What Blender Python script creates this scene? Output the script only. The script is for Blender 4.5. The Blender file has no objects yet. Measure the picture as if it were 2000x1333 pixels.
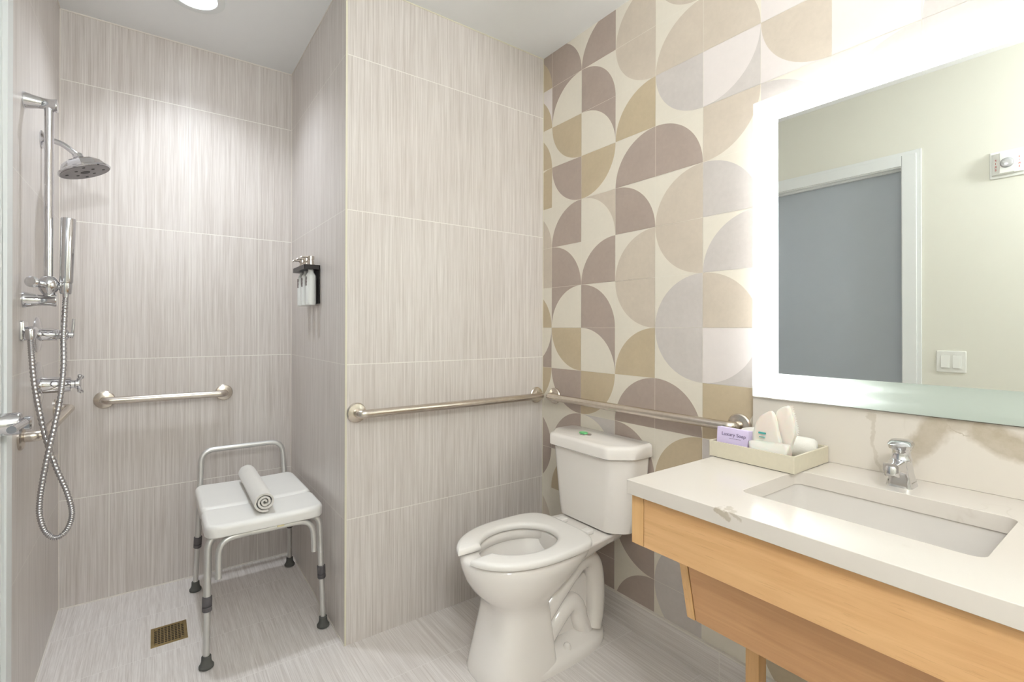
import bpy, bmesh, math, random
from mathutils import Vector, Matrix
random.seed(7)
PI = math.pi
C = bpy.context.scene.collection
S = bpy.context.scene

# ------------------------------------------------------------------ camera
CH = 1.2257
cam_d = bpy.data.cameras.new('camera'); cam = bpy.data.objects.new('camera', cam_d); C.objects.link(cam)
cam_d.sensor_width = 36.0; cam_d.lens = 937.35 / 2000 * 36
cam_d.shift_x = (1000 - 943.08) / 2000; cam_d.shift_y = -(666.5 - 642.22) / 2000
cam_d.clip_start = 0.02
YAW = math.radians(34.418)
cam.matrix_world = (Matrix.Translation((0, 0, CH)) @ Matrix.Rotation(-YAW, 4, 'Z') @ Matrix.Rotation(PI / 2, 4, 'X')
                    @ Matrix.Rotation(math.radians(0.161), 4, 'Z'))
S.camera = cam

# ------------------------------------------------------------------ world, exposure
w = bpy.data.worlds.new('world'); S.world = w; w.use_nodes = True
w.node_tree.nodes['Background'].inputs[0].default_value = (0.8, 0.85, 0.9, 1)
w.node_tree.nodes['Background'].inputs[1].default_value = 0.05
S.view_settings.view_transform = 'Standard'; S.view_settings.look = 'None'
S.view_settings.gamma = 1; S.view_settings.use_curve_mapping = False
S.view_settings.exposure = -0.3

# room numbers (metres)
XL, XS, XR = -0.334, 0.608, 1.6175      # left wall, shower side of partition, right wall
YB, YP, YF = 2.704, 1.824, -1.15        # shower back wall, partition front, wall behind the camera
ZC = 2.585
FB = 0.022                              # rise of the shower floor at the back

# lamp strengths, colours
P_SHOWER, P_FILL, P_FILL_REAR, P_TUBE, P_BACK = 66, 18, 158, 50, 80
COL_SHOWER, COL_FILL, COL_TUBE = (0.84, 0.92, 1.0), (0.925, 0.965, 1.0), (0.95, 0.99, 1.0)

def lin(c):
    return tuple(((v / 255) / 12.92 if v / 255 <= .04045 else (((v / 255) + .055) / 1.055) ** 2.4) for v in c) + (1,)

# ------------------------------------------------------------------ node helper
class NT:
    def __init__(s, name):
        s.m = bpy.data.materials.new(name); s.m.use_nodes = True
        s.t = s.m.node_tree; s.b = s.t.nodes['Principled BSDF']; s.out = s.t.nodes['Material Output']
    def n(s, typ, **kw):
        nd = s.t.nodes.new(typ)
        for k, v in kw.items():
            if k[0] == 'i' and k[1:].isdigit(): s.set(nd.inputs[int(k[1:])], v)
            else: setattr(nd, k, v)
        return nd
    def set(s, inp, v):
        if hasattr(v, 'is_output') or isinstance(v, bpy.types.NodeSocket): s.t.links.new(v, inp)
        else: inp.default_value = v
    def math(s, op, a, b=0.0, c=0.0, clamp=False):
        nd = s.n('ShaderNodeMath', operation=op, i0=a, i1=b, i2=c); nd.use_clamp = clamp
        return nd.outputs[0]
    def mix(s, f, a, b, blend='MIX'):
        nd = s.n('ShaderNodeMix', data_type='RGBA', blend_type=blend)
        s.set(nd.inputs[0], f); s.set(nd.inputs[6], a); s.set(nd.inputs[7], b)
        return nd.outputs[2]
    def pos(s):
        g = s.n('ShaderNodeNewGeometry'); x = s.n('ShaderNodeSeparateXYZ', i0=g.outputs['Position'])
        return g.outputs['Position'], x.outputs[0], x.outputs[1], x.outputs[2]
    def comb(s, x, y, z):
        return s.n('ShaderNodeCombineXYZ', i0=x, i1=y, i2=z).outputs[0]
    def noise(s, v, scale=5, detail=2, rough=.5, dist=0):
        nd = s.n('ShaderNodeTexNoise'); s.set(nd.inputs['Vector'], v)
        nd.inputs['Scale'].default_value = scale; nd.inputs['Detail'].default_value = detail
        nd.inputs['Roughness'].default_value = rough; nd.inputs['Distortion'].default_value = dist
        return nd.outputs[0]
    def ramp(s, f, stops):
        nd = s.n('ShaderNodeValToRGB', i0=f); cr = nd.color_ramp
        while len(cr.elements) < len(stops): cr.elements.new(0.5)
        for e, (p, c) in zip(cr.elements, stops): e.position = p; e.color = c
        return nd.outputs[0]
    def bump(s, h, strength=.3, dist=.001):
        nd = s.n('ShaderNodeBump'); s.set(nd.inputs['Height'], h)
        nd.inputs['Strength'].default_value = strength; nd.inputs['Distance'].default_value = dist
        s.t.links.new(nd.outputs[0], s.b.inputs['Normal'])
    def P(s, **kw):
        for k, v in kw.items(): s.set(s.b.inputs[k.replace('_', ' ')], v)
        return s.m

def plain(name, col, rough=.5, metal=0, mottle=.04, scale=12, spec=.5, **kw):
    n = NT(name); p, *_ = n.pos()
    f = n.noise(p, scale, 3)
    c = n.mix(f, tuple(v * (1 - mottle) for v in col[:3]) + (1,), tuple(min(1, v * (1 + mottle)) for v in col[:3]) + (1,))
    n.P(Base_Color=c, Roughness=rough, Metallic=metal)
    n.b.inputs['Specular IOR Level'].default_value = spec
    for k, v in kw.items(): n.set(n.b.inputs[k.replace('_', ' ')], v)
    return n.m

def tile_mat(name, ua, va, u0, du, v0, dv, streak, lo, hi, grout, gw=.0034, gu=.6, gv=1.0, rough=.34):
    """streaked porcelain tile; ua/va = axes of the joints, streak = axis the fine lines run along"""
    n = NT(name); p, *xyz = n.pos()
    U, V = xyz[ua], xyz[va]
    def joint(X, o, d):
        t = n.math('FLOORED_MODULO' if False else 'WRAP', n.math('SUBTRACT', X, o), d / 2, -d / 2)
        return n.math('LESS_THAN', n.math('ABSOLUTE', t), gw / 2), n.math('FLOOR', n.math('DIVIDE', n.math('SUBTRACT', X, o), d))
    ju, iu = joint(U, u0, du); jv, iv = joint(V, v0, dv)
    # per tile offset for the streaks
    off = n.math('ADD', n.math('MULTIPLY', iu, 7.31), n.math('MULTIPLY', iv, 3.77))
    sc = [330.0, 330.0, 330.0]; sc[streak] = 4.5
    q = n.comb(n.math('MULTIPLY', xyz[0], sc[0]), n.math('MULTIPLY', xyz[1], sc[1]), n.math('MULTIPLY', xyz[2], sc[2]))
    q = n.n('ShaderNodeVectorMath', operation='ADD', i0=q, i1=n.comb(off, off, off)).outputs[0]
    f1 = n.noise(q, 1.0, 3, .65)
    sc2 = [90.0, 90.0, 90.0]; sc2[streak] = 1.6
    q2 = n.comb(n.math('MULTIPLY', xyz[0], sc2[0]), n.math('MULTIPLY', xyz[1], sc2[1]), n.math('MULTIPLY', xyz[2], sc2[2]))
    f2 = n.noise(q2, 1.0, 2, .5)
    f3 = n.noise(p, 2.2, 2)
    f = n.math('ADD', n.math('MULTIPLY', f1, .62), n.math('ADD', n.math('MULTIPLY', f2, .28), n.math('MULTIPLY', f3, .10)))
    f = n.n('ShaderNodeMapRange', i0=f, i1=.36, i2=.62).outputs[0]
    c = n.mix(f, lo, hi)
    g = n.math('MAXIMUM', n.math('MULTIPLY', ju, gu), n.math('MULTIPLY', jv, gv))
    c = n.mix(g, c, grout)
    n.P(Base_Color=c, Roughness=n.math('ADD', rough, n.math('MULTIPLY', g, .3)))
    n.bump(n.math('SUBTRACT', n.math('MULTIPLY', f1, .35), g), .25, .0008)
    return n.m

T_LO, T_HI, T_G = lin((193, 183, 176)), lin((224, 217, 212)), lin((238, 234, 227))
m_tile_back = tile_mat('striated_tile_back', 0, 2, -.163, .304, .4847, .6, 2, T_LO, T_HI, T_G)
m_tile_side = tile_mat('striated_tile_side', 1, 2, 1.874, .300, .4847, .6, 2, T_LO, T_HI, T_G, gu=.25, gv=.6)
m_tile_part = tile_mat('striated_tile_partition', 0, 2, 1.518, .305, .4847, .6, 2, T_LO, T_HI, T_G, gu=.3, gv=.75)
m_tile_floor = tile_mat('striated_tile_floor', 0, 1, -.106, .61, 1.86, .298, 1, lin((206, 197, 191)), lin((236, 230, 226)), lin((238, 233, 229)), gu=.3, gv=.6, rough=.38)
m_tile_base = tile_mat('striated_tile_base', 1, 2, 1.50, .6, -.3, 1.2, 1, lin((206, 197, 191)), lin((236, 230, 226)), T_G, rough=.35)
m_caulk = plain('pale_caulk', lin((232, 225, 216)), .5)
m_trim_metal = plain('cream_edge_trim', lin((222, 216, 196)), .35)
m_ceiling = plain('ceiling_paint', lin((243, 243, 242)), .9, mottle=.01)
m_paint = plain('cream_wall_paint', lin((228, 226, 214)), .6, mottle=.01)
m_white_trim = plain('white_trim_paint', lin((232, 234, 232)), .4, mottle=.01)
m_door = plain('slate_blue_door_paint', lin((174, 180, 186)), .42, mottle=.02)
m_grout2 = plain('wall_grout', lin((232, 226, 214)), .7)
m_chrome = plain('polished_chrome', (.66, .66, .68, 1), .06, 1, mottle=.01)
m_nickel = NT('brushed_nickel'); _p, _x, _y, _z = m_nickel.pos()
m_nickel = m_nickel.P(Base_Color=m_nickel.mix(m_nickel.noise(_p, 60, 3), lin((196, 187, 176)), lin((222, 214, 204))), Metallic=1.0, Roughness=.27)
m_hose = plain('metal_hose', (.50, .49, .50, 1), .25, 1, mottle=.05)
m_alu = plain('satin_aluminium', lin((212, 211, 208)), .38, .75)
m_rubber = plain('dark_grey_rubber', lin((84, 84, 80)), .7, mottle=.1)
m_plastic_grey = plain('charcoal_plastic', lin((86, 82, 84)), .45)
m_seat_pl = plain('matte_white_plastic', lin((236, 233, 228)), .42, mottle=.01)
m_china = plain('white_vitreous_china', lin((243, 237, 231)), .1, mottle=.008, Coat_Weight=.3, Coat_Roughness=.04)
m_toilet_seat = plain('white_seat_plastic', lin((246, 242, 237)), .22, mottle=.008)
m_black = plain('matte_black_metal', lin((38, 33, 32)), .35, .4)
m_bottle = plain('bottle_white', lin((228, 228, 224)), .3, mottle=.01)
m_label_dk = plain('label_brown', lin((74, 48, 48)), .5, mottle=.1)
m_bronze = plain('drain_bronze', lin((158, 138, 96)), .35, .85, mottle=.2, scale=60)
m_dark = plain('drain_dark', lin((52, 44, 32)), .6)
m_green = plain('green_sticker', lin((112, 196, 128)), .4)
m_tray = plain('tray_linen_cream', lin((212, 203, 182)), .55, mottle=.05, scale=90)
m_purple = plain('lilac_card', lin((220, 205, 236)), .5, mottle=.02)
m_ink = plain('grey_ink', lin((110, 96, 128)), .6)
m_teal = plain('teal_print', lin((60, 158, 152)), .5)
m_red = plain('red_print', lin((205, 70, 60)), .5)
m_wht_plast = plain('white_device_plastic', lin((236, 236, 230)), .35, mottle=.01)
m_pouch = plain('paper_pouch', lin((224, 220, 212)), .45, mottle=.02, Subsurface_Weight=.2)

def towel_mat(name, col):
    n = NT(name); p, *_ = n.pos()
    f = n.noise(p, 420, 3, .7); g = n.noise(p, 40, 2)
    n.P(Base_Color=n.mix(g, tuple(v * .93 for v in col[:3]) + (1,), col), Roughness=.95)
    n.b.inputs['Sheen Weight'].default_value = .4
    n.bump(f, .5, .002)
    return n.m
m_towel = towel_mat('terry_white', lin((230, 225, 217)))

# maple wood, grain along Y
def wood_mat(name, ax, lo, hi):
    n = NT(name); p, *xyz = n.pos()
    sc = [26.0] * 3; sc[ax] = 1.5
    q = n.comb(*[n.math('MULTIPLY', xyz[i], sc[i]) for i in range(3)])
    f = n.noise(q, 1.3, 4, .6, 1.4)
    f2 = n.noise(p, 3.2, 2, .5)
    f = n.math('ADD', n.math('MULTIPLY', f, .55), n.math('MULTIPLY', f2, .45))
    f = n.n('ShaderNodeMapRange', i0=f, i1=.32, i2=.68).outputs[0]
    sc = [300.0] * 3; sc[ax] = 14
    q = n.comb(*[n.math('MULTIPLY', xyz[i], sc[i]) for i in range(3)])
    f4 = n.noise(q, 1, 3, .6)
    c = n.mix(f, lo, hi)
    c = n.mix(n.math('MULTIPLY', n.math('LESS_THAN', f4, .36), .25), c, lin((176, 132, 86)))
    n.P(Base_Color=c, Roughness=.4)
    return n.m
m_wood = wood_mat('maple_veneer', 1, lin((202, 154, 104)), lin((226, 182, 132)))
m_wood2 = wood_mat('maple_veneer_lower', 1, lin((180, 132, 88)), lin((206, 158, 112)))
m_wood_v = wood_mat('maple_edge', 2, lin((206, 160, 106)), lin((226, 182, 128)))

def marble(name, base, segs=(), amb=.22, xmax=9):
    """quartz slab; segs = list of (y0,z0,y1,z1,width,strength) veins in the wall plane"""
    n = NT(name); p, X, Y, Z = n.pos()
    wob = n.math('SUBTRACT', n.noise(p, 14, 4, .65), .5)
    wob2 = n.math('SUBTRACT', n.noise(n.n('ShaderNodeVectorMath', operation='ADD', i0=p, i1=(3.3, 1.7, 9.1)).outputs[0], 14, 4, .65), .5)
    n1 = n.noise(p, 2.3, 4, .6, .6)
    r = n.math('ABSOLUTE', n.math('SUBTRACT', n1, .5))
    v = n.n('ShaderNodeMapRange', i0=r, i1=0.0, i2=.012, i3=1.0, i4=0.0).outputs[0]
    patch = n.n('ShaderNodeMapRange', i0=n.noise(p, 3.1, 2), i1=.52, i2=.66).outputs[0]
    v = n.math('MULTIPLY', n.math('MULTIPLY', v, patch), amb)
    YY = n.math('ADD', Y, n.math('MULTIPLY', wob, .05)); ZZ = n.math('ADD', Z, n.math('MULTIPLY', wob2, .05))
    for (y0, z0, y1, z1, wd, st) in segs:
        dy, dz = y1 - y0, z1 - z0; L2 = dy * dy + dz * dz
        ay = n.math('SUBTRACT', YY, y0); az = n.math('SUBTRACT', ZZ, z0)
        t = n.math('DIVIDE', n.math('ADD', n.math('MULTIPLY', ay, dy), n.math('MULTIPLY', az, dz)), L2, clamp=True)
        ry = n.math('SUBTRACT', ay, n.math('MULTIPLY', t, dy)); rz = n.math('SUBTRACT', az, n.math('MULTIPLY', t, dz))
        dd = n.math('SQRT', n.math('ADD', n.math('MULTIPLY', ry, ry), n.math('MULTIPLY', rz, rz)))
        s_ = n.n('ShaderNodeMapRange', i0=dd, i1=wd * .55, i2=wd, i3=st, i4=0.0).outputs[0]
        s_ = n.math('MULTIPLY', s_, n.math('LESS_THAN', X, xmax)); v = n.math('MAXIMUM', v, s_)
    fine = n.noise(p, 30, 4, .7)
    col = n.mix(n.math('MULTIPLY', v, n.math('ADD', .55, n.math('MULTIPLY', fine, .9)), clamp=True), base, lin((158, 142, 116)))
    col = n.mix(n.math('MULTIPLY', n.noise(p, 5, 3), .12), col, lin((222, 212, 198)))
    n.P(Base_Color=col, Roughness=.16)
    return n.m
m_counter = marble('quartz_counter', lin((219, 211, 203)), [(.560, .838, .530, .825, .006, .55), (.545, .842, .515, .836, .004, .45)], xmax=1.06)
m_splash = marble('quartz_backsplash', lin((220, 212, 202)), [
    (.478, 1.0, .470, .92, .006, .3), (.470, .92, .462, .85, .005, .25),
    (.400, .885, .380, .930, .028, .55), (.380, .930, .345, .990, .034, .6), (.345, .990, .29, 1.0, .022, .5),
    (.30, 1.0, .255, .985, .02, .5), (.265, .985, .19, .955, .036, .65), (.19, .955, .02, .93, .03, .6),
    (.335, 1.0, .300, .970, .002, .6), (.3, .97, .2, .985, .002, .5)])

m_mirror = NT('mirror_silver').P(Base_Color=(.90, .92, .90, 1), Metallic=1.0, Roughness=.0)
def frosted():
    n = NT('frosted_glass_border'); n.t.nodes.remove(n.b)
    tr = n.n('ShaderNodeBsdfTranslucent'); tr.inputs[0].default_value = (.93, .97, .94, 1)
    df = n.n('ShaderNodeBsdfDiffuse'); df.inputs[0].default_value = (.52, .56, .48, 1)
    gl = n.n('ShaderNodeBsdfGlossy'); gl.inputs['Roughness'].default_value = .25
    a = n.n('ShaderNodeMixShader', i0=.22); n.t.links.new(tr.outputs[0], a.inputs[1]); n.t.links.new(df.outputs[0], a.inputs[2])
    b = n.n('ShaderNodeMixShader', i0=.06); n.t.links.new(a.outputs[0], b.inputs[1]); n.t.links.new(gl.outputs[0], b.inputs[2])
    n.t.links.new(b.outputs[0], n.out.inputs[0])
    return n.m
m_frost = frosted()
def emit(name, col, st):
    n = NT(name)
    n.P(Base_Color=(.9, .9, .9, 1)); n.b.inputs['Emission Color'].default_value = col[:3] + (1,); n.b.inputs['Emission Strength'].default_value = st
    return n.m
m_tube = emit('lamp_tube_glow', COL_TUBE, P_TUBE)
m_tube_b = emit('back_strip_glow', COL_TUBE, P_BACK)
m_lens_sh = emit('shower_lamp_glow', COL_SHOWER, 9)
m_lens_mn = emit('room_lamp_glow', COL_FILL, 9)
m_clear = NT('clear_strobe_lens').P(Base_Color=(.95, .95, .95, 1), Roughness=.08, Transmission_Weight=.6, IOR=1.45)

# ------------------------------------------------------------------ mesh helpers
def finish(bm, name, mat, parent=None, ang=35, bevel=0, seg=3, sub=0, loc=None):
    bmesh.ops.remove_doubles(bm, verts=bm.verts[:], dist=1e-6)
    bmesh.ops.recalc_face_normals(bm, faces=bm.faces[:])
    for f in bm.faces: f.smooth = True
    a = math.radians(ang)
    for e in bm.edges:
        e.smooth = not (len(e.link_faces) == 2 and e.calc_face_angle(0) > a) and len(e.link_faces) == 2
    me = bpy.data.meshes.new(name); bm.to_mesh(me); bm.free()
    o = bpy.data.objects.new(name, me); C.objects.link(o)
    for m in (mat if isinstance(mat, (list, tuple)) else [mat]): me.materials.append(m)
    if parent is not None:
        o.parent = parent; o.matrix_parent_inverse = Matrix.Identity(4)
        # geometry is written in world space: undo the chain of parent translations
        off = Vector((0, 0, 0)); q = parent
        while q is not None: off += Vector(q.location); q = q.parent
        me.transform(Matrix.Translation(-off))
    if bevel:
        b = o.modifiers.new('bevel', 'BEVEL'); b.width = bevel; b.segments = seg; b.limit_method = 'ANGLE'; b.angle_limit = math.radians(30)
        b.harden_normals = False
        for e in me.edges: e.use_edge_sharp = False
        w_ = o.modifiers.new('wn', 'WEIGHTED_NORMAL'); w_.keep_sharp = False
    if sub:
        for e in me.edges: e.use_edge_sharp = False
        s_ = o.modifiers.new('sub', 'SUBSURF'); s_.levels = sub; s_.render_levels = sub
    return o

def thing(name, label, cat, loc, group=None):
    o = bpy.data.objects.new(name, None); C.objects.link(o); o.location = loc
    o.empty_display_size = .05
    return tag(o, label, cat, group)
def tag(o, label, cat, group=None):
    o['label'] = label; o['category'] = cat
    if group: o['group'] = group
    return o
def struct(o):
    o['kind'] = 'structure'; return o

def box(bm, x0, x1, y0, y1, z0, z1, mi=0):
    vs = [bm.verts.new((x, y, z)) for x in (x0, x1) for y in (y0, y1) for z in (z0, z1)]
    fs = []
    for idx in ((0, 1, 3, 2), (4, 6, 7, 5), (0, 4, 5, 1), (2, 3, 7, 6), (0, 2, 6, 4), (1, 5, 7, 3)):
        f = bm.faces.new([vs[i] for i in idx]); f.material_index = mi; fs.append(f)
    return fs
def B(*a): bm = bmesh.new(); box(bm, *a); return bm

def loft(bm, rings, cap0=True, cap1=True, closed=True):
    R = [[bm.verts.new(p) for p in r] for r in rings]
    n = len(R[0])
    for a, b in zip(R[:-1], R[1:]):
        for i in range(n if closed else n - 1):
            j = (i + 1) % n
            bm.faces.new((a[i], a[j], b[j], b[i]))
    if cap0: bm.faces.new(list(reversed(R[0])))
    if cap1: bm.faces.new(R[-1])
    return R

def frame_dir(d, up=None):
    d = Vector(d).normalized()
    up = up or (Vector((0, 0, 1)) if abs(d.z) < .9 else Vector((1, 0, 0)))
    a = d.cross(up).normalized(); b = a.cross(d).normalized()
    return a, b, d

def lathe(bm, base, axis, prof, n=40, cap0=True, cap1=True):
    """prof: (distance along axis, radius)"""
    a, b, d = frame_dir(axis); base = Vector(base)
    rings = [[base + d * t + (a * math.cos(2 * PI * i / n) + b * math.sin(2 * PI * i / n)) * max(r, 1e-5) for i in range(n)] for t, r in prof]
    loft(bm, rings, cap0, cap1)

def catmull(pts, k=8):
    P_ = [Vector(p) for p in pts]; out = []
    for i in range(len(P_) - 1):
        p0 = P_[max(i - 1, 0)]; p1 = P_[i]; p2 = P_[i + 1]; p3 = P_[min(i + 2, len(P_) - 1)]
        for j in range(k):
            t = j / k
            out.append(.5 * ((2 * p1) + (p2 - p0) * t + (2 * p0 - 5 * p1 + 4 * p2 - p3) * t * t + (3 * p1 - p0 - 3 * p2 + p3) * t ** 3))
    out.append(P_[-1]); return out

def fillet(pts, r, k=8):
    """polyline with rounded corners"""
    P_ = [Vector(p) for p in pts]; out = [P_[0]]
    for i in range(1, len(P_) - 1):
        a = (P_[i - 1] - P_[i]); b = (P_[i + 1] - P_[i])
        ang = a.angle(b); d = min(r / math.tan(ang / 2), a.length * .49, b.length * .49)
        s = P_[i] + a.normalized() * d; e = P_[i] + b.normalized() * d
        for j in range(k + 1):
            t = j / k
            out.append((1 - t) ** 2 * s + 2 * t * (1 - t) * P_[i] + t * t * e)
    out.append(P_[-1]); return out

def tube(bm, pts, r, n=20, cap=True, rf=None):
    pts = [Vector(p) for p in pts]; rings = []
    d0 = (pts[1] - pts[0]).normalized(); a, b, _ = frame_dir(d0)
    for i, p in enumerate(pts):
        d = (pts[min(i + 1, len(pts) - 1)] - pts[max(i - 1, 0)]).normalized()
        a = (a - d * a.dot(d)).normalized(); b = d.cross(a)
        rr = rf(i / (len(pts) - 1)) if rf else r
        rx, ry = rr if isinstance(rr, tuple) else (rr, rr)
        rings.append([p + a * math.cos(2 * PI * k / n) * rx + b * math.sin(2 * PI * k / n) * ry for k in range(n)])
    loft(bm, rings, cap, cap)

def rrect(cx, cy, hx, hy, r, k=6):
    out = []
    for qx, qy, a0 in ((1, 1, 0), (-1, 1, 90), (-1, -1, 180), (1, -1, 270)):
        for j in range(k + 1):
            a = math.radians(a0 + 90 * j / k)
            out.append((cx + qx * (hx - r) + math.cos(a) * r, cy + qy * (hy - r) + math.sin(a) * r))
    return out

def fill_holes(bm, loops, z, flip=False):
    es = []; all_v = []
    for lp in loops:
        vs = [bm.verts.new((x, y, z)) for x, y in lp]; all_v.append(vs)
        for i in range(len(vs)): es.append(bm.edges.new((vs[i], vs[(i + 1) % len(vs)])))
    bmesh.ops.triangle_fill(bm, edges=es, use_beauty=True)
    return all_v

def slab_with_hole(bm, outer, inners, z0, z1):
    a = fill_holes(bm, [outer] + inners, z0); b = fill_holes(bm, [outer] + inners, z1)
    for la, lb in zip(a, b):
        for i in range(len(la)):
            j = (i + 1) % len(la); bm.faces.new((la[i], la[j], lb[j], lb[i]))

def text_mesh(body, size, extr=.0004):
    cu = bpy.data.curves.new('t', 'FONT'); cu.body = body; cu.size = size; cu.extrude = extr
    cu.align_x = 'CENTER'; cu.align_y = 'CENTER'
    to = bpy.data.objects.new('t', cu); C.objects.link(to)
    dg = bpy.context.evaluated_depsgraph_get()
    me = bpy.data.meshes.new_from_object(to.evaluated_get(dg))
    bpy.data.objects.remove(to); return me
def text_bm(bm, body, size, M, mi=0):
    me = text_mesh(body, size); me.transform(M)
    k = len(bm.faces); bm.from_mesh(me); bm.faces.ensure_lookup_table()
    for f in bm.faces[k:]: f.material_index = mi

# pixel of the photograph -> point on the plane x=, y= or z=
F_, CX_, CY_ = 937.35, 943.08, 642.22
def at(px, py, x=None, y=None, z=None):
    u, v = (px - CX_) / F_, (CY_ - py) / F_
    r = -math.radians(.161); u, v = u * math.cos(r) + v * math.sin(r), -u * math.sin(r) + v * math.cos(r)
    d = Vector((math.sin(YAW) + u * math.cos(YAW), math.cos(YAW) - u * math.sin(YAW), v))
    t = x / d.x if x is not None else (y / d.y if y is not None else (z - CH) / d.z)
    p = d * t; return Vector((p.x, p.y, p.z + CH))

# ------------------------------------------------------------------ the room
def floor_z(y): return 0 if y < 1.86 else FB * (y - 1.86) / (YB - 1.86)
bm = bmesh.new()
ys = [YF - .1, 1.86, YB + .05]
vs = [[bm.verts.new((x, y, 0 if y < 1.9 else FB)) for x in (XL - .1, XR + .1)] for y in ys]
lo_ = [[bm.verts.new((x, y, -.05)) for x in (XL - .1, XR + .1)] for y in ys]
for a, b in zip(vs[:-1], vs[1:]): bm.faces.new((a[0], a[1], b[1], b[0]))
for a, b in zip(lo_[:-1], lo_[1:]): bm.faces.new((a[1], a[0], b[0], b[1]))
struct(finish(bm, 'floor', m_tile_floor, ang=180))
struct(finish(B(XL - .1, XR + .1, YF - .1, YB + .1, ZC, ZC + .1), 'ceiling', m_ceiling))
struct(finish(B(XL - .1, XS + .01, YB, YB + .1, -.05, ZC), 'wall_back', m_tile_back))
struct(finish(B(XL - .1, XL, YP, YB, -.05, ZC), 'wall_left', m_tile_side))
bm = bmesh.new(); box(bm, XS, XR + .1, YP, YB + .1, -.05, ZC)
bm.normal_update()
for f in bm.faces: f.material_index = 1 if abs(f.normal.x) > .5 else 0
struct(finish(bm, 'wall_partition', [m_tile_part, m_tile_side]))
struct(finish(B(XL - .1, XR + .1, YF - .1, YF, -.05, ZC), 'wall_front', m_paint))

# painted wall with the door opening (seen in the mirror)
DY0, DY1, DZ = .893, 1.772, 2.116
bm = bmesh.new()
box(bm, XL - .1, XL, YF, DY0, -.05, ZC); box(bm, XL - .1, XL, DY1, YP, -.05, ZC); box(bm, XL - .1, XL, DY0, DY1, DZ, ZC)
struct(finish(bm, 'wall_left_painted', m_paint))
d1 = struct(finish(B(XL - .095, XL - .055, DY0 + .016, DY1 - .016, 0.004, DZ - .016), 'door_1', m_door, bevel=.002))
# frame with casing
bm = bmesh.new()
box(bm, XL - .1, XL + .002, DY0, DY0 + .008, 0, DZ); box(bm, XL - .1, XL + .002, DY1 - .016, DY1, 0, DZ); box(bm, XL - .1, XL + .002, DY0 + .008, DY1 - .016, DZ - .010, DZ)
box(bm, XL - .055, XL - .03, DY0 + .008, DY0 + .017, 0, DZ - .010); box(bm, XL - .055, XL - .03, DY1 - .028, DY1 - .016, 0, DZ - .016); box(bm, XL - .055, XL - .03, DY0 + .017, DY1 - .028, DZ - .02, DZ - .010)
struct(finish(bm, 'trim_1', m_white_trim, bevel=.0015))
bm = bmesh.new()
box(bm, XL, XL + .012, DY0 - .058, DY0 + .004, 0, DZ + .052); box(bm, XL, XL + .012, DY1 - .006, YP + .001, 0, DZ + .052); box(bm, XL, XL + .012, DY0 + .006, DY1 - .006, DZ - .004, DZ + .052)
box(bm, XL, XL + .007, DY0 - .078, DY0 - .058, 0, DZ + .072); box(bm, XL, XL + .007, DY0 - .058, YP, DZ + .052, DZ + .072)
struct(finish(bm, 'trim_2', m_white_trim, bevel=.0015))
# door lever set, child of the door
bm = bmesh.new(); hy, hz = 1.722, .974
lathe(bm, (XL - .055, hy, hz), (1, 0, 0), [(0, .031), (.004, .032), (.012, .031), (.05, .029), (.098, .029), (.102, .0265)], 36)
lh = finish(bm, 'door_handle', m_chrome, d1)
bm = bmesh.new()
lathe(bm, (XL + .044, hy, hz), (1, 0, 0), [(0, .014), (.006, .014), (.012, .018), (.022, .018), (.026, .014)], 28)
tube(bm, fillet([(XL + .058, hy, hz + .004), (XL + .057, hy - .03, hz + .004), (XL + .05, hy - .12, hz + .003)], .02), .0095, 16)
finish(bm, 'lever', m_chrome, d1)

# baseboards
struct(finish(B(XR - .012, XR, -.6, YP, 0, .113), 'baseboard_right', m_tile_base))
struct(finish(B(XR - .0125, XR, -.6, YP, .113, .118), 'trim_3', m_caulk))
struct(finish(B(XL, XL + .012, YF, DY0 - .078, 0, .1), 'baseboard_left', m_white_trim))
# caulk lines and tile edge trim
struct(finish(B(XL, XL + .003, YB - .003, YB, FB, ZC), 'trim_4', m_caulk))
struct(finish(B(XS - .0025, XS, YB - .003, YB, FB, ZC), 'trim_5', m_caulk))
bm = bmesh.new()
box(bm, XL, XS, YB - .003, YB, ZC - .005, ZC); box(bm, XS - .003, XS, YP, YB, ZC - .004, ZC); box(bm, XL, XL + .003, YP, YB, ZC - .004, ZC)
struct(finish(bm, 'trim_6', m_caulk))
bm = bmesh.new()
box(bm, XL, XS, YB - .003, YB, FB - .004, FB + .004)
for x in (XS - .0025, XL):
    v = [bm.verts.new(p) for p in ((x, YP, -.002), (x + .0025, YP, -.002), (x + .0025, YP, .003), (x, YP, .003), (x, YB, FB - .003), (x + .0025, YB, FB - .003), (x + .0025, YB, FB + .003), (x, YB, FB + .003))]
    for idx in ((0, 1, 2, 3), (4, 7, 6, 5), (0, 4, 5, 1), (1, 5, 6, 2), (2, 6, 7, 3), (3, 7, 4, 0)): bm.faces.new([v[i] for i in idx])
struct(finish(bm, 'trim_7', m_caulk))
struct(finish(B(XS - .001, XS + .006, YP - .0015, YP + .004, 0, ZC), 'trim_8', m_trim_metal))
bm = bmesh.new(); box(bm, XR - .003, XR, YP - .002, YP, .118, ZC); box(bm, XS, XR, YP - .002, YP, ZC - .004, ZC)
struct(finish(bm, 'trim_9', m_trim_metal))

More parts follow.
